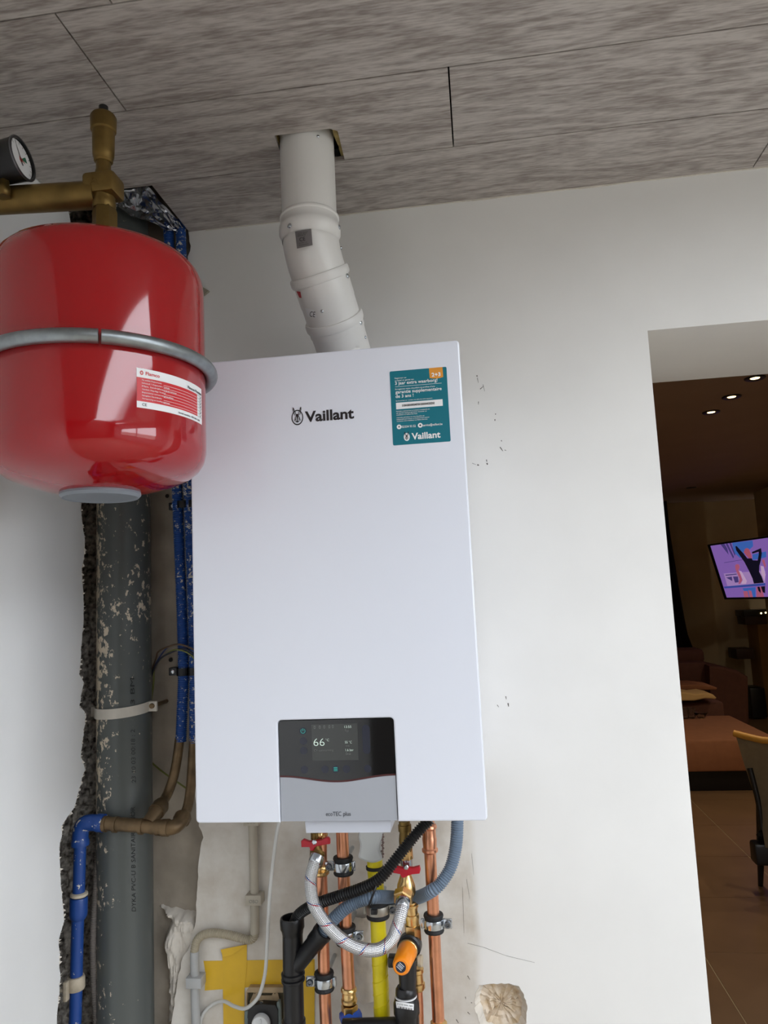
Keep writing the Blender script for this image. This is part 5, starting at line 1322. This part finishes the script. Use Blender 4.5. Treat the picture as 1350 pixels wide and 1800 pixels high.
# Y-branch waste pipe
yy = -0.105
yb = thing('waste_branch', 'black waste pipe with an open socket and a slanted side branch', 'pipe', V(517, 1800, yy))
rw = .0182
bm = new()
lathe(bm, V(513, 1612, yy), V(514.5, 1640, yy) - V(513, 1612, yy), [(.026, .0175), (.004, .0175), (0, .0180), (0, .0205), (.004, .0218), (.018, .0218), (.021, .0200), (.030, rw)], 32, True, False)
tube(bm, resample([V(514.3, 1632, yy), V(515, 1715, yy), V(517, 1800, yy), V(519, 1880, yy), DN(V(520, 1880, yy))], .03), rw, 32)
part('main_pipe', bm, M_blackpl, yb)
b0 = V(519, 1700, yy); b2 = V(571, 1634, yy - .028); db = (b2 - b0).normalized(); Lb = (b2 - b0).length
bm = new(); lathe(bm, b0, db, [(0, .0150), (Lb - .036, .0150), (Lb - .033, .0168), (Lb - .014, .0168), (Lb - .012, .0180), (Lb, .0180), (Lb, .0150), (Lb - .02, .0145)], 28, True, True); part('branch', bm, M_blackpl, yb)
bm = new()
for y in (1708, 1718): lathe(bm, V(514.8 + (y - 1700) * .02, y, yy), (.02, 0, -1), [(0, rw + .0005), (.0015, rw + .0030), (.005, rw + .0030), (.0065, rw + .0005)], 32, False, False)
lathe(bm, V(516, 1790, yy), (.02, 0, -1), [(0, rw), (.003, rw + .003), (.03, rw + .003)], 32); part('collar', bm, M_blackpl, yb)
# hoses
hg = 'hoses below the boiler'
bm = new(); corrugated(bm, [V(756, 1440, -.135), V(744, 1452, -.137), V(728, 1470, -.142), V(708, 1495, -.150), V(690, 1518, -.155), V(672, 1540, -.158), V(655, 1553, -.158), V(630, 1564, -.155), V(600, 1574, -.150), V(570, 1584, -.140), V(545, 1594, -.125), V(525, 1608, -.110), V(517, 1624, -.105), V(515.5, 1632, -.105)], .0100, .0046, .0020, 20)
tag(part('black_hose', bm, M_blackhose), 'black corrugated drain hose dropping into the open black waste pipe', 'hose', hg)
bm = new(); corrugated(bm, [V(804, 1438, -.11), V(803, 1470, -.11), V(800, 1495, -.11), V(792, 1525, -.114), V(775, 1552, -.122), V(757, 1567, -.122), V(731, 1578.5, -.084), V(708, 1579, -.064), V(684, 1577, -.095), V(658, 1577, -.133), V(630, 1584, -.134), V(607, 1597, -.136), V(588, 1614, -.135), V(574, 1630, -.132), V(566, 1640, -.130)], .0112, .0040, .0019, 20)
tag(part('grey_hose', bm, M_greyhose), 'grey-blue corrugated hose sweeping from the boiler into the slanted waste branch', 'hose', hg)
hs = thing('braided_hose', 'braided steel hose hanging in a loop between the two red-handled valves', 'hose', V(640, 1680, -.19), hg)
hp = [V(557, 1508, -.150), V(552, 1520, -.158), V(546.5, 1541, -.165), V(546.5, 1563, -.172), V(552, 1590, -.180), V(567, 1616, -.186), V(588, 1640, -.190), V(613, 1659, -.192), V(640, 1669, -.192), V(667, 1668.5, -.190), V(688, 1653, -.186), V(698, 1629, -.182), V(705, 1606, -.178), V(708.5, 1585, -.160)]
bm = new(); tube(bm, resample(spline(hp, 12), .003), .0104, 24, uv=True); part('braid', bm, M_braid, hs)
bm = new(); a = hp[0]; d = (hp[1] - hp[0]).normalized(); lathe(bm, a - d * .004, d, [(0, .0112), (.001, .0122), (.012, .0122), (.014, .0112)], 24); a = hp[-1]; d = (hp[-2] - hp[-1]).normalized(); lathe(bm, a - d * .004, d, [(0, .0112), (.001, .0120), (.014, .0120), (.016, .0108)], 24); part('ferrule', bm, M_zinc, hs)
bm = new(); c = V(654, 1566, -.145)
pts = [c + Vector((.004 + .020 * math.cos(a) * .55, .026 * math.sin(a), .025 * math.cos(a))) for a in [2 * math.pi * k / 30 for k in range(31)]]
tube(bm, pts, .0019, 8); box(bm, c + Vector((.000, -.024, -.030)), c + Vector((.011, -.014, -.022)), .001)
tag(part('cable_tie', bm, M_blackpl), 'black cable tie binding the black and grey hoses together', 'cable tie')

# ================================================================== the room beyond: furniture and lamps
M_trimring = mat('black_downlight_ring', (24, 20, 18), .4)
M_lamp = mat('warm_lamp', (255, 230, 180), .4, emit=((255, 220, 150), 4.0))
def downlight(label, x, y, visible=True):
    s = thing('downlight', label, 'downlight', (x, y, FZ), 'ceiling downlights in the room beyond')
    bm = new(); lathe(bm, (x, y, FZ), (0, 0, -1), [(0, .052), (.006, .050), (.008, .046), (.004, .026), (-.001, .0235)], 28, False, False); part('ring', bm, M_trimring, s)
    bm = new(); lathe(bm, (x, y, FZ - .001), (0, 0, -1), [(0, .023), (.003, .021)], 20); part('lamp', bm, M_lamp, s)
    l = bpy.data.lights.new('downlight_beam', 'SPOT'); l.energy = 13; l.color = (1, .86, .64); l.spot_size = math.radians(150); l.spot_blend = .6; l.shadow_soft_size = .025
    o = bpy.data.objects.new('downlight_beam', l); COL.objects.link(o); o.parent = s; o.location = (0, 0, -.02)
p = VZ(1327, 664, FZ); q = VZ(1286, 697, FZ); r_ = VZ(1250, 724, FZ)
downlight('lit downlight nearest the doorway, right one of three', p.x, p.y); downlight('lit downlight in the middle of the three', q.x, q.y); downlight('lit downlight farthest from the doorway, left one of three', r_.x, r_.y)
for k_, (xx, yy_) in enumerate(((3.55, 2.9), (3.55, 4.6), (4.4, 6.2))): downlight(('added unseen downlight off to the right, nearest the doorway side', 'added unseen downlight off to the right, midway down the far room', 'added unseen downlight off to the right, deepest in the far room')[k_], xx, yy_)  # unseen lamps, added to brighten the walls of the far room
s_ = VZ(1215, 857, FZ)
so2 = thing('downlight', 'unlit dark downlight near the far wall', 'downlight', (s_.x, s_.y, FZ))
bm = new(); lathe(bm, (s_.x, s_.y, FZ), (0, 0, -1), [(0, .052), (.006, .050), (.006, .02)], 24); part('ring', bm, M_trimring, so2)
# television
tv = bpy.data.objects.new('television', None); COL.objects.link(tv); tv['label'] = 'wall-mounted television showing people against a lilac backdrop'; tv['category'] = 'television'
tl = V(1243, 958, 6.9)
yaw = math.radians(-75); tilt = math.radians(13)
TWd, THt = 1.055, 0.61
Rt = Matrix.Rotation(yaw, 3, 'Z') @ Matrix.Rotation(tilt, 3, 'X')
tv.rotation_euler = Rt.to_euler()
tv.location = tl - Rt @ Vector((-TWd / 2, 0, THt / 2))
def tpart(name, bm, m, parent=None, sm=False):
    bmesh.ops.recalc_face_normals(bm, faces=bm.faces[:])
    me = bpy.data.meshes.new(name); bm.to_mesh(me); bm.free(); me.materials.append(m); o = bpy.data.objects.new(name, me); COL.objects.link(o); o.parent = parent or tv; return o
bm = new(); box(bm, (-TWd / 2, 0, -THt / 2), (TWd / 2, .05, THt / 2), .004); tpart('frame', bm, M_blackpl)
bm = new(); box(bm, (-.05, .05, -.1), (.05, .36, .0)); tpart('bracket', bm, M_blackpl)
def scr(rgb, k=1.0): return mat('screen_%d_%d_%d' % rgb, rgb, .3, emit=(rgb, .36 * k))
bm = new(); b_ = .035; box(bm, (-TWd / 2 + b_ * 1.6, -.001, -THt / 2 + b_ * .6), (TWd / 2 - b_, 0.001, THt / 2 - b_ * .4)); sc_ = tpart('screen', bm, scr((150, 112, 200)))
sw_ = TWd - b_ * 2.6; sh_ = THt - b_; ox = -TWd / 2 + b_ * 1.6; oz = -THt / 2 + b_ * .6
def SP(bm, pts, l): prism(bm, [(ox + u * sw_, -.001 - l, oz + (1 - v) * sh_) for u, v in pts], (0, -.0008, 0))
def pic(pts_list, rgb, l, name='picture'):
    bm = new()
    for p_ in pts_list: SP(bm, p_, l)
    tpart(name, bm, scr(rgb), sc_)['kind'] = 'stuff'
def Q(x, y):
    # enlarged-photo coordinates of the broadcast picture -> fractions of the screen
    u = (x - 690 - (y - 735) * .32) / 680; t = 735 - .1 * (x - 690)
    return (max(0, min(1, u)), max(0, min(1, (y - t) / (660 + 70 * max(0, u)))))
def qs(*p): return [Q(*a) for a in p]
pic([qs((860, 1080), (1340, 1060), (1345, 1215), (905, 1235))], (186, 150, 214), .0003)
pic([qs((960, 708), (1190, 690), (1200, 760), (1110, 850), (1060, 900), (985, 830)), qs((1195, 860), (1340, 830), (1345, 900), (1200, 930)), qs((1090, 1265), (1240, 1255), (1250, 1395), (1160, 1395))], (70, 116, 206), .0004)
pic([qs((820, 718), (868, 712), (905, 780), (920, 850), (880, 800)), qs((880, 708), (905, 706), (985, 880), (975, 900)), qs((925, 704), (945, 702), (1000, 850), (995, 870)), qs((880, 1095), (1020, 1085), (1020, 1096), (885, 1108)), qs((890, 1130), (960, 1120), (968, 1175)), qs((975, 1120), (1035, 1120), (1045, 1190), (1000, 1195)), qs((865, 945), (1090, 915), (1090, 920), (866, 951))], (84, 70, 138), .0006)
pic([qs((860, 1240), (1345, 1208), (1348, 1238), (868, 1262))], (66, 86, 176), .0008)
pic([qs((1000, 985), (1020, 968), (1045, 975), (1055, 1010), (1040, 1045), (1062, 1085), (1088, 1170), (1060, 1212), (1042, 1212), (1055, 1150), (1020, 1070), (1005, 1030)), qs((1100, 1300), (1150, 1300), (1175, 1395), (1120, 1395)), qs((1160, 1290), (1195, 1300), (1215, 1380), (1180, 1385)), qs((1300, 935), (1325, 925), (1345, 1000), (1335, 1030)), qs((1250, 1255), (1310, 1250), (1345, 1395), (1262, 1395))], (196, 104, 136), .0010)
pic([qs((1045, 1050), (1075, 1060), (1140, 1180), (1130, 1212), (1075, 1212), (1095, 1160)), qs((1290, 1000), (1320, 1010), (1345, 1110), (1335, 1180), (1300, 1090))], (222, 188, 226), .0011)
pic([qs((1000, 752), (1015, 750), (1070, 815), (1100, 850), (1140, 905), (1190, 905), (1200, 930), (1255, 935), (1265, 860), (1262, 830), (1195, 850), (1190, 830), (1285, 788), (1296, 850), (1288, 940), (1275, 1000), (1275, 1070), (1305, 1130), (1330, 1205), (1222, 1212), (1205, 1150), (1165, 1060), (1110, 950), (1050, 860), (1010, 800))], (22, 20, 40), .0013)
pic([qs((1262, 1252), (1285, 1250), (1300, 1300), (1300, 1330), (1275, 1300)), qs((1300, 1250), (1345, 1246), (1348, 1330), (1325, 1320))], (22, 20, 40), .0013)
pic([qs((1098, 830), (1110, 790), (1130, 778), (1155, 790), (1175, 840), (1190, 885), (1185, 905), (1160, 905), (1130, 870))], (190, 96, 122), .0020)
bm = new(); box(bm, (3.62, 6.3, 0), (3.95, 7.4, FZ)); struct('wall_pillar', bm, M_fwall, smooth=False)
# shelves, column, curtain
fY = 7.6
def fbox(bm, px0_, py0_, px1_, py1_, Y, dep, bev=.0):
    a = V(px0_, py0_, Y); b = V(px1_, py1_, Y); return box(bm, (a.x, Y, a.z), (b.x, Y + dep, b.z), bev)
M_darkwood = mat('dark_brown_wood', (62, 42, 32), .5, var=.1, scale=8)
sf = thing('wall_shelf', 'dark shelf with tiny lights under the television', 'shelf', V(1330, 1095, 7.7))
bm = new(); fbox(bm, 1307, 1073, 1420, 1079, 7.7, .30, .004); part('board', bm, M_blackpl, sf)
bm = new(); fbox(bm, 1309, 1079, 1420, 1094, 7.72, .28, .004); part('box', bm, M_darkwood, sf)
bm = new()
for x, y in ((1338, 1078), (1346, 1077)): lathe(bm, V(x, y, 7.69), (0, -1, 0), [(0, .010), (.006, .008)], 10)
part('tea_light', bm, M_lamp, sf)
co = V(1326, 1100, 7.85)
bm = new(); box(bm, (co.x, 7.75, 0), (co.x + .8, FY + .099, V(1330, 1096, 7.75).z), .006); tag(part('chimney_breast', bm, mat('ochre_plaster', (166, 130, 74), .8)), 'ochre plastered block below the shelf at the right edge', 'chimney breast')
bm = new(); fbox(bm, 1294, 1141, 1327, 1158, 7.72, .3, .004); tag(part('wall_shelf', bm, M_darkwood), 'small dark shelf left of the ochre block', 'shelf')
bm = new(); fbox(bm, 1318, 1210, 1350, 1262, 7.5, .3, .01); tag(part('speaker', bm, M_blackpl), 'black floor box in front of the ochre block', 'speaker')
# curtain: pleated sheet drawn to the right towards its foot
cu = [(880, 1171), (930, 1176), (980, 1184), (1030, 1192), (1080, 1201), (1115, 1208), (1143, 1219)]
bm = new(); rows = []
for y, xr in cu:
    pr = V(xr, y, 7.75); row = []
    for k in range(33):
        t_ = k / 32; x = pr.x - (1 - t_) * .75
        row.append(bm.verts.new((x, 7.75 + .035 * math.sin(k * 1.55), pr.z)))
    rows.append(row)
for a, b in zip(rows, rows[1:]):
    for k in range(32): bm.faces.new((a[k], a[k + 1], b[k + 1], b[k]))
bmesh.ops.solidify(bm, geom=bm.faces[:], thickness=.006)
tag(part('curtain', bm, mat('dark_curtain_cloth', (58, 50, 46), .9)), 'dark pleated curtain hanging at the left of the far room', 'curtain')
# sofa
M_sofa = mat('brown_sofa_fabric', (96, 58, 44), .8, var=.08, scale=20); M_sofa2 = mat('tan_seat_fabric', (150, 96, 62), .8, var=.06, scale=20)
sofa = thing('sofa', 'dark brown sofa with loose back cushions against the far wall', 'sofa', V(1240, 1300, 6.6))
def cushion(bm, px0_, py0_, px1_, py1_, Y, dep, bev): 
    fbox(bm, px0_, py0_, px1_, py1_, Y, dep, bev)
bm = new(); cushion(bm, 1120, 1144, 1241, 1168, 6.9, .30, .05); part('back_cushion', bm, M_sofa, sofa)
bm = new(); cushion(bm, 1120, 1167, 1247, 1206, 6.75, .35, .03); part('backrest', bm, M_sofa, sofa)
bm = new(); vs = [V(1246, 1170, 6.6), V(1262, 1170, 6.6), V(1296, 1178, 6.6), V(1316, 1190, 6.6), V(1318, 1275, 6.6), V(1250, 1275, 6.6)]; prism_soft(bm, vs, (0, .5, 0), .03); part('arm', bm, M_sofa, sofa)
bm = new(); a = V(1120, 1222, 6.2); b = V(1262, 1300, 6.2); box(bm, (a.x, 5.9, .10), (b.x, 6.75, a.z - .04), .03); part('seat', bm, M_sofa, sofa)
def pillow(name, label, pts, Y, dep, m):
    bm = new(); prism_soft(bm, [V(x, y, Y) for x, y in pts], (0, dep, 0), .012); tag(part(name, bm, m), label, 'cushion')
pillow('cushion', 'flat mauve-brown cushion lying on the sofa seat', [(1120, 1206), (1225, 1203), (1252, 1206), (1261, 1209), (1260, 1213), (1225, 1213), (1120, 1214)], 6.15, .35, M_sofa2)
pillow('cushion', 'light tan cushion on the front of the sofa seat', [(1120, 1216), (1205, 1217), (1222, 1220), (1240, 1218), (1254, 1221), (1260, 1227), (1258, 1229), (1240, 1228), (1220, 1232), (1120, 1233)], 5.8, .30, mat('light_tan_cloth', (226, 184, 122), .8))
# ottoman
ot = thing('ottoman', 'wide brown upholstered ottoman with a dark plinth in front of the sofa', 'ottoman', V(1260, 1392, 4.45))
Zt = V(1250, 1301, 4.45).z; yb_ = VZ(1284, 1257, Zt).y; xr_ = VZ(1284, 1257, Zt).x
Zp = V(1260, 1357, 4.45).z
bm = new(); box(bm, (xr_ - 1.9, 4.45, Zp), (xr_, yb_, Zt), .02); part('seat', bm, M_sofa2, ot)
bm = new(); box(bm, (xr_ - 1.86, 4.50, 0.0), (xr_ - .04, yb_ - .04, Zp), .004); part('plinth', bm, M_blackpl, ot)
# glasses standing at the back of the ottoman
for i, (x, y, lab_) in enumerate(((1204, 1251, 'small glass tumbler on the ottoman, left one'), (1215, 1250, 'small glass tumbler on the ottoman, middle one'), (1232, 1252, 'low glass bowl on the ottoman, right of the tumblers'))):
    q = V(x, y, yb_ - .12); 
    bm = new(); lathe(bm, (q.x, q.y, Zt), (0, 0, 1), [(0, .025), (.004, .03), (.09 if i < 2 else .05, .036 if i < 2 else .06), (.088 if i < 2 else .048, .033 if i < 2 else .057), (.008, .024)], 16)
    m_ = MATS.get('clear_glass')
    if not m_:
        m_ = mat('clear_glass', (236, 240, 240), .05); m_.node_tree.nodes['Principled BSDF'].inputs['Transmission Weight'].default_value = 1.0
    tag(part('tumbler' if i < 2 else 'glass_bowl', bm, m_), lab_, 'glass')
# chair
ch = thing('dining_chair', 'grey upholstered chair with ochre edge and black legs at the right', 'chair', (1.95, 2.75, 0))
M_chair = mat('grey_brown_fabric', (158, 144, 118), .85, var=.06, scale=40); M_ochre = mat('ochre_leather', (206, 146, 54), .5)
def CH(px, py, Y): return V(px, py, Y)
bo = [(1291, 1288, 2.60), (1296, 1302, 2.60), (1304, 1330, 2.60), (1316, 1368, 2.58), (1328, 1405, 2.56), (1337, 1440, 2.54), (1345, 1490, 2.52)]
bm = new(); L_ = []; 
for x, y, Y in bo:
    a = CH(x, y, Y); row = []
    for k in range(9):
        t_ = k / 8; off = Vector((.46 * t_, .16 * math.sin(math.pi * t_) * -1 + .10 * t_, -.028 * math.sin(math.pi * min(1, t_ * 2.0)) if y < 1300 else 0))
        row.append(bm.verts.new(a + off))
    L_.append(row)
for a, b in zip(L_, L_[1:]):
    for k in range(8): bm.faces.new((a[k], a[k + 1], b[k + 1], b[k]))
bmesh.ops.solidify(bm, geom=bm.faces[:], thickness=.03)
part('backrest', bm, M_chair, ch)
bm = new()
tp = [CH(1292, 1330, 2.60), CH(1290, 1305, 2.60), CH(1290.5, 1289, 2.60)] + [CH(1291, 1286, 2.60) + Vector((.46 * k / 8, -.16 * math.sin(math.pi * k / 8) + .10 * k / 8, -.030 * math.sin(math.pi * min(1, k / 4)))) for k in range(1, 9)]
tube(bm, resample(spline(tp[2:], 6), .02), .017, 12); part('edge_roll', bm, M_ochre, ch)
za_ = CH(1345, 1490, 2.52)
bm = new(); box(bm, (za_.x + .14, 2.66, .42), (za_.x + .56, 3.10, .50), .02); part('seat', bm, M_ochre, ch)
bm = new(); tube(bm, resample(spline([CH(1318, 1350, 2.575), CH(1328, 1388, 2.56), CH(1335, 1420, 2.55), CH(1339.5, 1458, 2.545)], 6), .02), .014, 10); part('side_rail', bm, M_blackpl, ch)
kq = CH(1338, 1468, 2.56)
bm = new(); lathe(bm, kq, (0, 0, -1), [(-.015, .012), (0, .024), (.015, .012)], 14); box(bm, (kq.x - .045, 2.53, kq.z - .14), (kq.x + .30, 2.62, kq.z - .035), .015); part('side_frame', bm, M_blackpl, ch)
lx = VZ(1337, 1557, 0)
for (x, y, tx, ty) in ((lx.x, lx.y, kq.x + .02, 2.58), (lx.x + .34, lx.y + .42, kq.x + .34, 3.0), (lx.x + .52, lx.y - .05, za_.x + .42, 2.6), (lx.x + .52, lx.y + .42, za_.x + .42, 3.0)):
    bm = new(); a = Vector((tx, ty, .43)); b = Vector((x, y, 0)); d = b - a
    lathe(bm, a, d, [(0, .022), (d.length * .6, .018), (d.length, .012)], 14); part('leg', bm, M_blackpl, ch)
